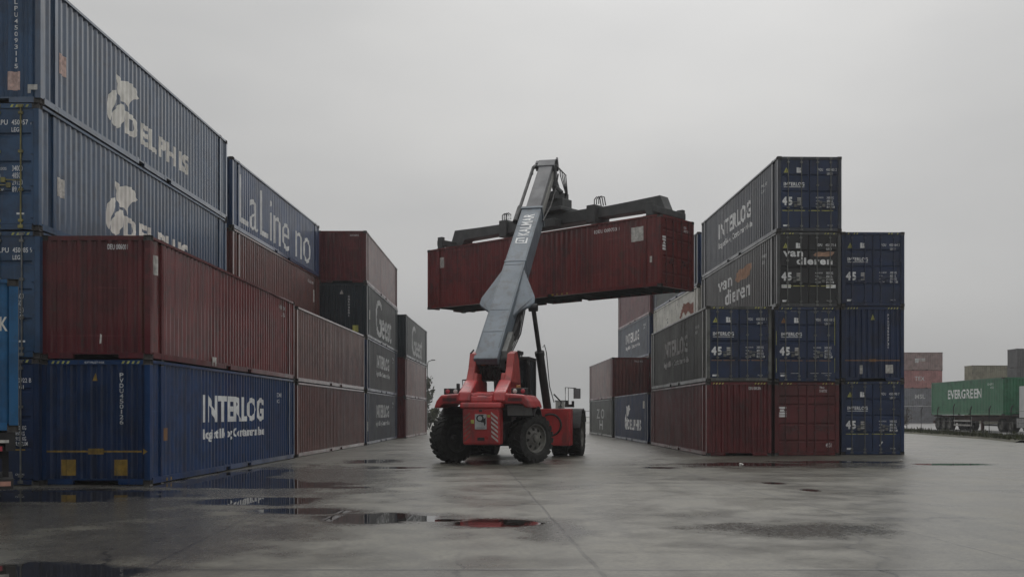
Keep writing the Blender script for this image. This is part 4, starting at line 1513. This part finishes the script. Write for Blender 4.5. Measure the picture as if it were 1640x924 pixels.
# inner boom
m = MB()
bbox(m, 8.0, BL + 0.15, -0.31, 0.31, -0.36, 0.27)
inner = m.build('inner_boom', BOOM_IN, RS, bevel=0.03)
m = MB()
bbox(m, 10.7, BL - 0.2, 0.315, 0.36, -0.30, 0.02)
m.build('slide_strip', plain('pale slide strip', (0.22, 0.22, 0.20), 0.4, 0.2, dirt=0.2), inner)
m = MB()
bbox(m, BL - 0.35, BL + 0.28, -0.40, 0.40, -0.55, 0.31)
bbox(m, BL + 0.05, BL + 0.30, 0.405, 0.50, -0.2, 0.40)
bbox(m, BL - 0.05, BL + 0.25, -0.52, -0.405, -0.1, 0.30)
m.build('boom_head', BOOM_IN, inner, bevel=0.03)
m = MB()
m.tube([bp_(9.9, -0.58, 0.20), bp_(BL - 0.25, -0.58, 0.20)], 0.07, 10)
m.tube([bp_(9.6, -0.58, 0.20), bp_(10.9, -0.58, 0.20)], 0.11, 10)
m.tube([bp_(BL - 0.3, -0.62, 0.2), bp_(BL - 0.3, -0.36, 0.2)], 0.06, 8)
m.build('extension_cylinder', BLACK, inner)
m = MB()
for k in range(3):
    m.tube([bp_(BL - 0.2, -0.42 - 0.05 * k, 0.3), bp_(BL - 0.7, -0.50, 0.36 + 0.04 * k), bp_(BL - 1.2, -0.46, 0.28)], 0.022, 6)
m.tube([bp_(10.0, 0.50, 0.0), bp_(12.0, 0.52, -0.35), bp_(14.0, 0.50, -0.45), bp_(BL, 0.48, -0.3)], 0.03, 6)
m.build('hose_bundle', HOSE, inner)
# lettering up the boom
TX = 0.30
V, Fc = text2d('KALMAR', 0.02)
mm = MB()
mm.add([bp_(8.05 + x * 1.85, 0.17 - y * 0.42, 0.366) for x, y in V], Fc)
# letters read upwards: rotate so that the first letter is lowest
mm.v = [tuple(bp_(8.05 + x * 1.85, -(y * 0.44 - 0.22), 0.366)) for x, y in V]
mm.build('lettering', WHITE, outer)
sq = [(7.45, -0.22), (7.45, 0.22), (7.85, 0.22), (7.85, -0.22)]
mm = MB()
for a0_, a1_, b0_, b1_ in ((7.42, 7.48, -0.2, 0.24), (7.48, 7.86, 0.17, 0.24), (7.48, 7.80, -0.24, -0.17), (7.80, 7.88, -0.24, 0.10), (7.60, 7.68, -0.12, 0.12), (7.54, 7.60, 0.05, 0.12)):
    mm.add([bp_(a0_, b0_, 0.366), bp_(a1_, b0_, 0.366), bp_(a1_, b1_, 0.366), bp_(a0_, b1_, 0.366)], [(0, 1, 2, 3)])
mm.build('emblem', WHITE, outer)
# lift cylinders
for s in (-1, 1):
    top = bp_(3.62, 0.98 if s > 0 else -0.50, -0.24)
    bot = Vector((BX + (1.28 if s > 0 else -0.62), 4.95, 1.45))
    mid = bot + (top - bot) * 0.60
    m = MB()
    m.tube([bot, mid], 0.155, 14)
    m.tube([mid - (top - bot).normalized() * 0.12, mid + (top - bot).normalized() * 0.05], 0.18, 14)
    cy = m.build('lift_cylinder', BLACK, RS, smooth=False)
    q = MB()
    q.tube([mid, top], 0.085, 12)
    q.build('piston_rod', plain('dull rod', (0.05, 0.05, 0.05), 0.35, 0.5), cy)
    q = MB()
    q.tube([top - Vector((0.16, 0, 0)), top + Vector((0.16, 0, 0))], 0.14, 14)
    q.build('rod_eye', BLACK, cy)
    q = MB()
    off = Vector((0.20, 0, 0))
    q.tube([bot + off + Vector((0, 0, 0.6)), bot + (top - bot) * 0.3 + off, mid + off * 1.3, mid + off * 0.9 + Vector((0, 0, 0.3)), mid + Vector((0.12, 0, 0.2))], 0.018, 6)
    q.tube([bot + Vector((0.1, -0.3, 0.3)), bot + Vector((0.45, -0.25, 0.25)), bot + Vector((0.50, -0.1, 0.6)), bot + Vector((0.2, 0, 0.9))], 0.03, 6)
    q.build('hose_bundle', HOSE, cy)

# spreader (turned against the machine)
inv = Matrix.Translation(RS.location) @ Matrix.Rotation(HEAD, 4, 'Z')
loc = inv.inverted() @ Vector((CC.x + ex.x * 0.15, CC.y + ex.y * 0.15, ZC + 2.9))
m = MB()
m.box(-2.75, 2.75, -0.42, 0.42, 0.40, 0.92)
for s in (-1, 1):
    xa, xb = sorted((s * 2.35, s * 2.80))
    m.box(xa, xb, -0.55, 0.55, 0.24, 1.02)
m.box(-1.1, 1.1, -0.75, 0.75, 0.98, 1.16)
m.box(-0.9, 0.9, -0.95, -0.45, 0.25, 0.62)
sp = m.build('spreader', SPREAD, RS, bevel=0.03)
sp.location = loc
sp.rotation_euler = (0, 0, CA - HEAD)
for s in (-1, 1):
    m = MB()
    pr = [(2.6, 0.44), (2.6, 0.90), (4.3, 0.93), (5.98, 0.98), (6.22, 0.42), (6.22, 0.16), (5.5, 0.16), (5.3, 0.44), (3.0, 0.46)]
    m.prism(pr, lambda a, z: (s * a, -0.30, z), lambda a, z: (s * a, 0.30, z))
    m.build('spreader_arm', SPREAD, sp, bevel=0.02)
    m = MB()
    xa, xb = sorted((s * 5.88, s * 6.26))
    m.box(xa, xb, -1.22, 1.22, 0.14, 0.40)
    for sy in (-1, 1):
        xa, xb = sorted((s * 5.92, s * 6.22))
        m.box(xa, xb, sy * 1.13 - 0.10, sy * 1.13 + 0.10, 0.0, 0.55)
        m.tube([(s * 6.07, sy * 1.13, -0.05), (s * 6.07, sy * 1.13, 0.14)], 0.055, 10)
    m.build('twistlock_beam', SPREAD, sp, bevel=0.015)
    m = MB()
    for k in range(3):
        xq = s * (2.45 + 0.12 * k)
        m.tube([(xq, -0.1, 1.1), (xq + 0.02, -0.12, 1.32), (xq + s * 0.14, -0.12, 1.42), (xq + s * 0.30, -0.1, 1.36), (xq + s * 0.34, -0.05, 1.0)], 0.024, 6)
    m.build('hose_loop', HOSE, sp)
m = MB()
m.tube([(0, 0, 1.16), (0, 0, 1.45)], 0.62, 24)
m.tube([(0, 0, 1.45), (0, 0, 1.62)], 0.48, 24)
m.box(-0.55, 0.55, -0.5, 0.5, 1.60, 1.95)
m.box(-0.9, -0.5, -0.3, 0.3, 1.2, 1.75)
m.box(0.5, 0.85, -0.35, 0.35, 1.2, 1.6)
m.build('rotator', SPREAD, sp, bevel=0.03)
m = MB()
hx = R(42 - 11.5)
tl = sp.matrix_basis.inverted() @ TIP
for dx in (-0.28, 0.28):
    for dy in (-0.15, 0.2):
        m.tube([(dx, dy, 1.9), (tl.x + dx, tl.y + dy * 0.6, tl.z - 0.25)], 0.085, 10)
m.tube([(0.62, -0.1, 1.9), (tl.x + 0.55, tl.y - 0.1, tl.z - 0.9)], 0.10, 10)
m.tube([(tl.x + 0.55, tl.y - 0.1, tl.z - 0.9), (tl.x + 0.48, tl.y, tl.z + 0.1)], 0.05, 10)
m.build('hanger_link', SPREAD, sp)
m = MB()
for k in range(4):
    m.tube([(tl.x + 0.45, tl.y + 0.1, tl.z + 0.1), (tl.x + 0.75 + 0.12 * k, tl.y, tl.z - 0.2 - 0.1 * k), (tl.x + 0.70 + 0.10 * k, 0, 2.7), (0.75, 0.05 * k, 1.9), (0.6, 0.1, 1.5)], 0.024, 6)
m.build('hose_loop', HOSE, sp)

# ------------------------------------------------------------------ truck with the green container
VG = empty('verge_pad', (0, 0, 0))
bpy.data.objects.remove(VG)
m = MB()
m.add([(36.2, 48, 0.004), (60, 48, 0.22), (70, 130, 0.22), (41.5, 130, 0.22), (37.0, 90, 0.20)], [(0, 1, 2, 3, 4)])
m.v = [(35.2, 50, 0.22), (60, 50, 0.22), (80, 150, 0.22), (38.5, 150, 0.22), (36.0, 90, 0.22), (35.6, 70, 0.22),
       (35.0, 50, 0.0), (60, 49.8, 0.0), (80.2, 150, 0.0), (38.3, 150, 0.0), (35.8, 90, 0.0), (35.4, 70, 0.0)]
m.f = [[0, 1, 2, 3, 4, 5]] + [[i, (i + 1) % 6, 6 + (i + 1) % 6, 6 + i] for i in range(6)]
m.m = [0] * len(m.f)
tag(m.build('road', plain('wet road asphalt', (0.06, 0.06, 0.058), 0.35, var=0.25, scale=0.8, bump=0.2)), kind='structure')
ZR = 0.22
TN, TF = (36.75, 75.0), (37.35, 89.2)
gc = Box(TN, TF, ZR + 1.27, 2.85, '+', GREEN, 'bright green container lettered EVERGREEN riding on the white truck at far right', doors='+', group='x', ext=False)
del gc.root['group']
gc.on_side('+', 'lettering', text_fit('EVERGREEN', 3.6, 10.4, 1.35, 2.12, bold=0.03), WHITE)
gc.on_side('+', 'number_panel', merge2(text_fit('EGHU 91', 11.4, 12.5, 2.30, 2.48), text_fit('45G1', 12.0, 12.6, 2.05, 2.2)), WHITE)
d = (Vector((*TF, 0)) - Vector((*TN, 0))); ang = math.atan2(d.y, d.x)
ctr = Vector((gc.root.location.x, gc.root.location.y, ZR))
ST = empty('semi_trailer', ctr, ang)
tag(ST, 'dark container trailer on three axles under the green container', 'trailer')
m = MB()
for s in (-1, 1):
    m.box(-6.6, 6.7, s * 0.5 - 0.08, s * 0.5 + 0.08, 0.82, 1.14)
for x in (-6.5, -3.5, 0, 3.5, 6.5):
    m.box(x - 0.12, x + 0.12, -1.2, 1.2, 1.142, 1.265)
m.box(6.55, 6.75, -1.2, 1.2, 0.55, 0.8)
m.box(-2.6, -2.4, 0.7, 0.9, 0.05, 0.85)
m.box(-2.6, -2.4, -0.9, -0.7, 0.05, 0.85)
m.build('chassis', plain('trailer chassis paint', (0.07, 0.022, 0.02), 0.5, var=0.3, dirt=0.5), ST)
m = MB()
for s in (-1, 1):
    for z in (0.45, 0.80):
        m.box(-1.4, 2.2, s * 1.2 - 0.02, s * 1.2 + 0.02, z - 0.07, z + 0.07)
    for x in (-1.35, 2.1):
        m.box(x, x + 0.06, s * 1.18 - 0.02, s * 1.18, 0.38, 1.15)
m.build('side_guard', plain('pale aluminium', (0.32, 0.31, 0.29), 0.4, 0.3, dirt=0.3), ST)
for x in (3.3, 4.6, 5.9):
    for s in (-1, 1):
        wheel('wheel', x, s * 0.98, 0.50, 0.50, 0.38, RIMM, ST, R(90) if s > 0 else R(-90), 1, lugs=12)
m = MB()
for x in (3.3, 4.6, 5.9):
    for s in (-1, 1):
        m.lathe_x([(-0.2, 0.56), (0.2, 0.56), (0.2, 0.585), (-0.2, 0.585)], 10, (0, 0, 0), R(25), R(155), closed=True)
        k = len(m.v) - 11 * 4
        for i in range(k, len(m.v)):
            a, b_, c_ = m.v[i]
            m.v[i] = (x + b_, s * 0.98 + a, 0.50 + c_)
m.build('mudguard', BLACK, ST)

TK = empty('truck', (ctr.x + 0.15, ctr.y - 8.6, ZR), ang + R(4))
tag(TK, 'white truck tractor cut by the right edge, pulling the green container', 'truck')
TW = plain('white truck paint', (0.52, 0.53, 0.53), 0.3, var=0.06, scale=2, dirt=0.12)
m = MB()
cabp = [(-2.95, 0.55), (-3.0, 1.5), (-2.72, 3.2), (-2.3, 3.72), (-0.75, 3.82), (-0.70, 0.95), (-1.2, 0.9), (-1.25, 0.55)]
m.prism(cabp, lambda a, z: (a, -1.22, z), lambda a, z: (a, 1.22, z))
cb = m.build('cab', TW, TK, bevel=0.08)
m = MB()
m.obox((-2.885, 0, 2.3), (0.10, 0, 0.55), (0, 1.1, 0), (-0.02, 0, 0.006))
m.build('windscreen', GLASS, cb)
for s in (-1, 1):
    m = MB()
    m.prism([(-2.65, 1.75), (-2.50, 2.75), (-1.65, 2.75), (-1.65, 1.75)], lambda a, z: (a, s * 1.215, z), lambda a, z: (a, s * 1.235, z))
    m.build('side_window', GLASS, cb)
    m = MB()
    m.prism([(-2.75, 0.95), (-2.68, 1.70), (-1.55, 1.70), (-1.55, 0.95)], lambda a, z: (a, s * 1.222, z), lambda a, z: (a, s * 1.232, z))
    m.build('door_panel', TW, cb)
    m = MB()
    m.box(-1.30, 0.35, s * 1.24 - 0.03, s * 1.24 + 0.03, 0.35, 1.05)
    m.build('side_fairing', plain('grey fairing', (0.25, 0.25, 0.25), 0.4, dirt=0.3), TK)
    m = MB()
    m.box(-0.70, 0.05, s * 1.20 - 0.03, s * 1.20 + 0.03, 1.1, 3.4)
    m.build('air_deflector', TW, TK)
    wheel('wheel', -2.05, s * 1.02, 0.51, 0.51, 0.34, RIMM, TK, R(90) if s > 0 else R(-90), 1, lugs=12)
    for x in (1.35, 2.72):
        wheel('wheel', x, s * 0.95, 0.51, 0.51, 0.5, RIMM, TK, R(90) if s > 0 else R(-90), 1, lugs=12)
    m = MB()
    m.obox((-2.95, s * 1.42, 2.5), (0.06, 0, 0), (0, 0.12, 0), (0, 0, 0.35))
    m.tube([(-2.85, s * 1.15, 2.85), (-2.95, s * 1.42, 2.85)], 0.025, 6)
    m.build('mirror', BLACK, cb)
    m = MB()
    m.box(-3.03, -2.97, s * 0.9 - 0.22, s * 0.9 + 0.22, 0.75, 0.98)
    m.build('headlight', CLEAR, cb)
m = MB()
for s in (-1, 1):
    m.box(-2.6, 3.5, s * 0.42 - 0.06, s * 0.42 + 0.06, 0.62, 0.9)
m.box(-2.3, -1.8, -0.9, 0.9, 0.42, 0.6)
m.box(1.1, 1.6, -0.9, 0.9, 0.42, 0.6)
m.box(2.5, 3.0, -0.9, 0.9, 0.42, 0.6)
m.box(1.6, 2.4, -0.5, 0.5, 0.9, 1.16)
m.build('chassis', BLACK, TK)

# ------------------------------------------------------------------ parked trailer cut by the left edge
LTA = R(27.0)
lx = Vector((-math.cos(LTA), -math.sin(LTA), 0))      # away from its rear end, to the left and towards the camera
corner = Vector((-8.44, 17.2, 0))
nn = corner + lx * 12.2
BLUE_BR = paint('bright blue trailer box paint', (0.008, 0.100, 0.250), (0.014, 0.110, 0.25), rust=0.15, dirt=0.3)
tb = Box((nn.x, nn.y), (corner.x, corner.y), 1.30, 2.62, '-', BLUE_BR, 'bright blue container on the trailer cut off by the left edge', doors='+', group='x', ext=False)
del tb.root['group']
tb.on_side('-', 'lettering', text_fit('NK', 11.76, 12.03, 1.73, 1.97, bold=0.02), CREAM)
tb.on_side('-', 'number_panel', text_fit('22G1', 11.6, 11.8, 0.28, 0.34), WHITE)
LT = empty('semi_trailer', (tb.root.location.x, tb.root.location.y, 0), tb.root.rotation_euler.z)
tag(LT, 'dark container trailer with tail lamps and a red and white bumper at the left edge', 'trailer')
m = MB()
for s in (-1, 1):
    m.box(-5.9, 5.9, s * 0.5 - 0.08, s * 0.5 + 0.08, 0.82, 1.16)
for x in (-5.8, -2.5, 0, 2.5, 5.9):
    m.box(x - 0.12, x + 0.12, -1.22, 1.22, 1.162, 1.295)
m.box(5.9, 6.05, -1.24, 1.24, 0.98, 1.29)
m.build('chassis', BLACK, LT)
m = MB()
m.box(5.80, 6.02, -1.22, 1.22, 0.32, 0.50)
m.box(5.85, 5.95, -0.6, -0.5, 0.5, 0.95)
m.box(5.85, 5.95, 0.5, 0.6, 0.5, 0.95)
bu = m.build('bumper', BLACK, LT)
m = MB()
for k in range(3):
    m.box(5.82 - 0.2 * k - 0.18, 5.82 - 0.2 * k - 0.09, -1.228, -1.222, 0.33, 0.49)
m.box(5.3, 5.98, -1.226, -1.221, 0.38, 0.46)
m.build('marker_strip', plain('worn red white strip', (0.42, 0.22, 0.17), 0.5, dirt=0.3), bu)
m = MB()
m.box(5.55, 5.85, -1.245, -1.215, 0.98, 1.06)
m.build('tail_lamp', REDLENS, LT)
m = MB()
m.box(5.62, 5.95, -1.243, -1.216, 1.12, 1.17)
m.build('number_plate', STICK, LT)
for x in (2.0, 3.3, 4.6):
    for s in (-1, 1):
        wheel('wheel', x, s * 0.98, 0.50, 0.50, 0.38, RIMM, LT, R(90) if s > 0 else R(-90), 1, lugs=12)
for s in (-1, 1):
    m = MB()
    m.box(-3.6, -3.45, s * 0.8 - 0.08, s * 0.8 + 0.08, 0.0, 0.85)
    m.build('landing_leg', BLACK, LT)

# ------------------------------------------------------------------ verge, fence, plants
GR = plain('damp verge grass', (0.040, 0.045, 0.018), 0.9, var=0.45, scale=1.5, spec=0.2)
rnd = random.Random(3)
m = MB()
pts = [(29.6, 56), (31.3, 63), (33.2, 78), (34.6, 92), (38.4, 130)]
L_, R_ = [], []
for i, (x, y) in enumerate(pts):
    L_.append((x - 1.5, y, 0.0)); R_.append((x + 2.3, y, 0.10))
V = []
for a, b_ in zip(L_, R_):
    V += [a, (a[0] + 0.35, a[1], 0.13), (b_[0], b_[1], 0.14), (b_[0] + 0.1, b_[1], 0.0)]
Fc = []
for i in range(len(pts) - 1):
    for k in range(3):
        Fc.append((i * 4 + k, i * 4 + k + 1, i * 4 + 4 + k + 1, i * 4 + 4 + k))
m.add(V, Fc)
tag(m.build('verge', plain('verge soil', (0.05, 0.048, 0.03), 0.95, var=0.4, scale=1.2)), kind='structure')
m = MB()
for k in range(5200):
    f = rnd.random() ** 1.3
    y = 57 + 65 * f
    i = max(j for j in range(len(pts) - 1) if pts[j][1] <= y)
    t_ = (y - pts[i][1]) / (pts[i + 1][1] - pts[i][1])
    x = pts[i][0] + (pts[i + 1][0] - pts[i][0]) * t_ + rnd.uniform(-1.3, 2.1)
    h = rnd.uniform(0.08, 0.26) * (1.6 if mnoise.noise(Vector((x, y * 0.6, 0))) > 0.2 else 0.8)
    a = rnd.uniform(0, 6.28)
    dx, dy = 0.06 * math.cos(a), 0.06 * math.sin(a)
    m.add([(x - dx, y - dy, 0.12), (x + dx, y + dy, 0.12), (x + rnd.uniform(-.1, .1), y + rnd.uniform(-.1, .1), 0.12 + h)], [(0, 1, 2)])
tag(m.build('grass', GR), kind='stuff')

# fence: posts, rails and mesh wires are one built structure
FE = empty('wire_fence', (31.3, 63, 0))
tag(FE, 'thin dark post and wire fence on the grass verge in front of the green container', 'fence')
fpts = [(30.3, 58.5), (30.9, 62.0), (31.35, 65.8), (31.85, 69.6), (32.35, 73.4), (32.8, 77.2), (33.3, 81.5), (33.9, 86.0), (34.6, 91.0), (35.6, 97.0)]
tall = {4: 2.1, 8: 2.6, 9: 2.2}
for i, (x, y) in enumerate(fpts):
    m = MB()
    h = tall.get(i, 1.9)
    m.tube([(x - 31.3, y - 63, 0.05), (x - 31.3, y - 63, h), (x - 31.3 + 0.10, y - 63, h + 0.22)], 0.045, 8)
    m.build('post', BLACK, FE)
for z in (0.35, 1.05, 1.75):
    m = MB()
    m.tube([(x - 31.3, y - 63, z) for x, y in fpts], 0.010, 5)
    m.build('wire', BLACK, FE)


def leafy(name, loc, h, rad, n, mat, label, cat, group, trunk=True, leaf=0.25, seed=1, bare=False):
    rn = random.Random(seed)
    root = empty(name, loc)
    tag(root, label, cat, group)
    tm = plain('grey bark', (0.06, 0.052, 0.043), 0.9, var=0.3)
    m = MB()
    limbs = []
    if trunk:
        m.tube([(0, 0, 0), (0.03 * h, 0, h * 0.3), (0, 0.02 * h, h * 0.62)], 0.035 * h, 8, 0.015 * h)
    k0 = 9 if trunk else 12
    for k in range(k0):
        a = rn.uniform(0, 6.28)
        z0 = h * rn.uniform(0.25, 0.55) if trunk else 0
        q = Vector((math.cos(a) * rad * rn.uniform(.5, .95), math.sin(a) * rad * rn.uniform(.5, .95), h * rn.uniform(0.55, 0.97)))
        p0 = Vector((0, 0, z0))
        md = p0.lerp(q, 0.5) + Vector((0, 0, 0.06 * h))
        m.tube([p0, md, q], 0.012 * h, 6, 0.004 * h)
        limbs.append((md, q))
        for j in range(5):
            s_ = p0.lerp(q, rn.uniform(.3, .95))
            e_ = s_ + Vector((rn.uniform(-1, 1) * rad * .4, rn.uniform(-1, 1) * rad * .4, rn.uniform(.05, .3) * h))
            m.tube([s_, e_], 0.005 * h, 5, 0.002 * h)
            limbs.append((s_, e_))
    m.build('trunk' if trunk else 'stems', tm, root)
    m = MB()
    for k in range(n):
        s_, e_ = rn.choice(limbs)
        p = s_.lerp(e_, rn.random()) + Vector((rn.gauss(0, .12), rn.gauss(0, .12), rn.gauss(0, .10))) * rad
        d1 = Vector((rn.gauss(0, 1), rn.gauss(0, 1), rn.gauss(0, 1))).normalized() * leaf * rn.uniform(.5, 1)
        d2 = d1.orthogonal().normalized() * leaf * 0.5
        m.add([p - d1, p + d2, p + d1, p - d2], [(0, 1, 2, 3)])
    m.build('crown' if trunk else 'foliage', mat, root)
    return root


LEAF = plain('dull winter foliage', (0.045, 0.050, 0.028), 0.8, var=0.5, scale=0.8, spec=0.2)
LEAFB = plain('brown winter twigs', (0.055, 0.042, 0.030), 0.9, var=0.4, scale=1.0, spec=0.2)
leafy('tree', (-15.5, 170, 0), 7.5, 2.6, 1500, LEAF, 'hazy round tree beyond the gap at the end of the left row', 'tree', None, seed=2, leaf=0.4)
leafy('tree', (-21.5, 210, 0), 8.0, 3.2, 1500, LEAF, 'fainter broad tree farther back, half hidden by the end of the left row', 'tree', None, seed=5, leaf=0.4)
leafy('shrub', (-8.9, 108, 0), 2.6, 1.2, 800, LEAF, 'dark bushy shrub just past the farthest left container', 'shrub', None, trunk=False, seed=8, leaf=0.2)
leafy('shrub', (-7.6, 118, 0), 1.9, 1.5, 700, LEAF, 'low wide shrub between the left row and the reach stacker wheel', 'shrub', None, trunk=False, seed=9, leaf=0.2)
leafy('shrub', (37.2, 96, 0), 1.9, 1.3, 260, LEAFB, 'bare brown shrub beside the tall fence post at the corner of the right stacks', 'shrub', None, trunk=False, seed=12, leaf=0.12)
leafy('shrub', (38.6, 100, 0), 1.3, 1.1, 200, LEAFB, 'small thin twiggy shrub on the verge left of the green container', 'shrub', None, trunk=False, seed=14, leaf=0.12)

# ------------------------------------------------------------------ far stacks
G_F = 'distant container stack beyond the road'
FP1 = paint('haze tinted mauve far paint', (0.24, 0.165, 0.155), rust=0.2, dirt=0.4)  # distance haze is put into all these far paints, lighter and greyer
FP2 = paint('haze tinted red far paint', (0.32, 0.135, 0.130), rust=0.2, dirt=0.3)
FP3 = paint('haze tinted blue grey far paint', (0.145, 0.150, 0.172), rust=0.1, dirt=0.3)
FP4 = paint('haze tinted olive far paint', (0.24, 0.225, 0.16), rust=0.3, dirt=0.4)
FP5 = paint('haze tinted charcoal far paint', (0.07, 0.07, 0.072), rust=0.1, dirt=0.4)
FD = 152.0
fx0, fx1 = (1436 - 820) / F * FD, (1509.5 - 820) / F * FD
H_ = 2.72


def far(x0, x1, y, z, H, mat, label, txt=None):
    c = Box((x0, y), (x1, y), z, H, '-', mat, label, group=G_F, ext=False, W=2.44, doors='+')
    if txt:
        c.on_side('-', 'lettering', text_fit(txt, (x1 - x0) * 0.40, (x1 - x0) * 0.62, H * 0.42, H * 0.66, bold=0.02), WHITE_DIM)
    return c


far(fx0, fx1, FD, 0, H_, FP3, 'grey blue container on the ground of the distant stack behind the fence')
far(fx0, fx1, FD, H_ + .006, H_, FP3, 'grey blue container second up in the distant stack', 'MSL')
far(fx0, fx1, FD, 2 * (H_ + .006), H_, FP2, 'haze tinted red container third up in the distant stack', 'TEX')
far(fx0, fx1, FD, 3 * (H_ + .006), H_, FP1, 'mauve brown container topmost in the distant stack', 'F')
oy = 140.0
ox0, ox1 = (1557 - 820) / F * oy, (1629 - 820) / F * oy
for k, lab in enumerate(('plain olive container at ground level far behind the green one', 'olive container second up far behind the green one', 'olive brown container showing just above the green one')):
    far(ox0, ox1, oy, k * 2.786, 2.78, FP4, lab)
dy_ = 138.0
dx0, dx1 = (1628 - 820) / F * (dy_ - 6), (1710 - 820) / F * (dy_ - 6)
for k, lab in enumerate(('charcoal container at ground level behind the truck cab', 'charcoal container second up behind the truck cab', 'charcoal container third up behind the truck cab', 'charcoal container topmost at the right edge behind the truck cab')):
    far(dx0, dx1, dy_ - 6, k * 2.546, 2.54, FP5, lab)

# small cabin and railing seen past the stacker
KB = empty('site_cabin', (9.5, 196, 0))
tag(KB, 'small pale cabin with a flat roof far away behind the stacker tank', 'cabin')
m = MB()
m.box(-0.95, 0.75, -1, 1, 0, 3.9)
m.build('wall', plain('pale cabin wall', (0.22, 0.21, 0.19), 0.8, var=0.2), KB)
m = MB()
m.box(-1.1, 0.9, -1.15, 1.15, 3.905, 4.2)
m.build('roof', plain('grey cabin roof', (0.09, 0.09, 0.09), 0.7), KB)
m = MB()
m.box(-0.5, 0.3, -1.03, -1.005, 2.2, 3.2)
m.build('window', GLASS, KB)
RL = empty('guard_rail', (8.2, 112, 0))
tag(RL, 'far metal guard rail between the stacker mirror and the right row', 'railing')
for k in range(7):
    m = MB()
    m.box(-1.8 + 0.6 * k - 0.03, -1.8 + 0.6 * k + 0.03, -0.03, 0.03, 0, 1.95)
    m.build('post', STEEL, RL)
m = MB()
for z in (0.6, 1.2, 1.9):
    m.tube([(-1.9, -0.06, z), (1.9, -0.06, z)], 0.03, 6)
m.build('rail', STEEL, RL)
# street lamp past the left row
SL = empty('street_lamp', (-8.45, 100, 0))
tag(SL, 'slim street lamp behind the farthest left stack, only its arm showing', 'street lamp')
m = MB()
m.tube([(0, 0, 0), (0, 0, 6.4), (0.08, 0, 6.8), (0.45, 0, 6.95)], 0.06, 8, 0.035)
m.build('pole', STEEL, SL)
m = MB()
m.box(0.40, 0.78, -0.08, 0.08, 6.90, 7.0)
m.build('lamp_head', STEEL, SL, bevel=0.02)


# scraps on the wet concrete
def scrap(x, y, r, seed, label):
    rn = random.Random(seed)
    bm = bmesh.new()
    bmesh.ops.create_icosphere(bm, subdivisions=2, radius=r)
    for v in bm.verts:
        v.co *= rn.uniform(0.55, 1.2)
        v.co.z = v.co.z * 0.6 + r * 0.42
        v.co.z = max(v.co.z, 0.003)
    me = bpy.data.meshes.new('paper_scrap')
    bm.to_mesh(me); bm.free()
    me.materials.append(STICK)
    o = bpy.data.objects.new('paper_scrap', me)
    o.location = (x, y, 0)
    link(o)
    tag(o, label, 'litter')


scrap(7.15, 31.3, 0.075, 1, 'crumpled pale scrap on the wet ground before the red corrugated end')
scrap(13.2, 34.0, 0.06, 2, 'tiny pale scrap on the ground before the navy doors')
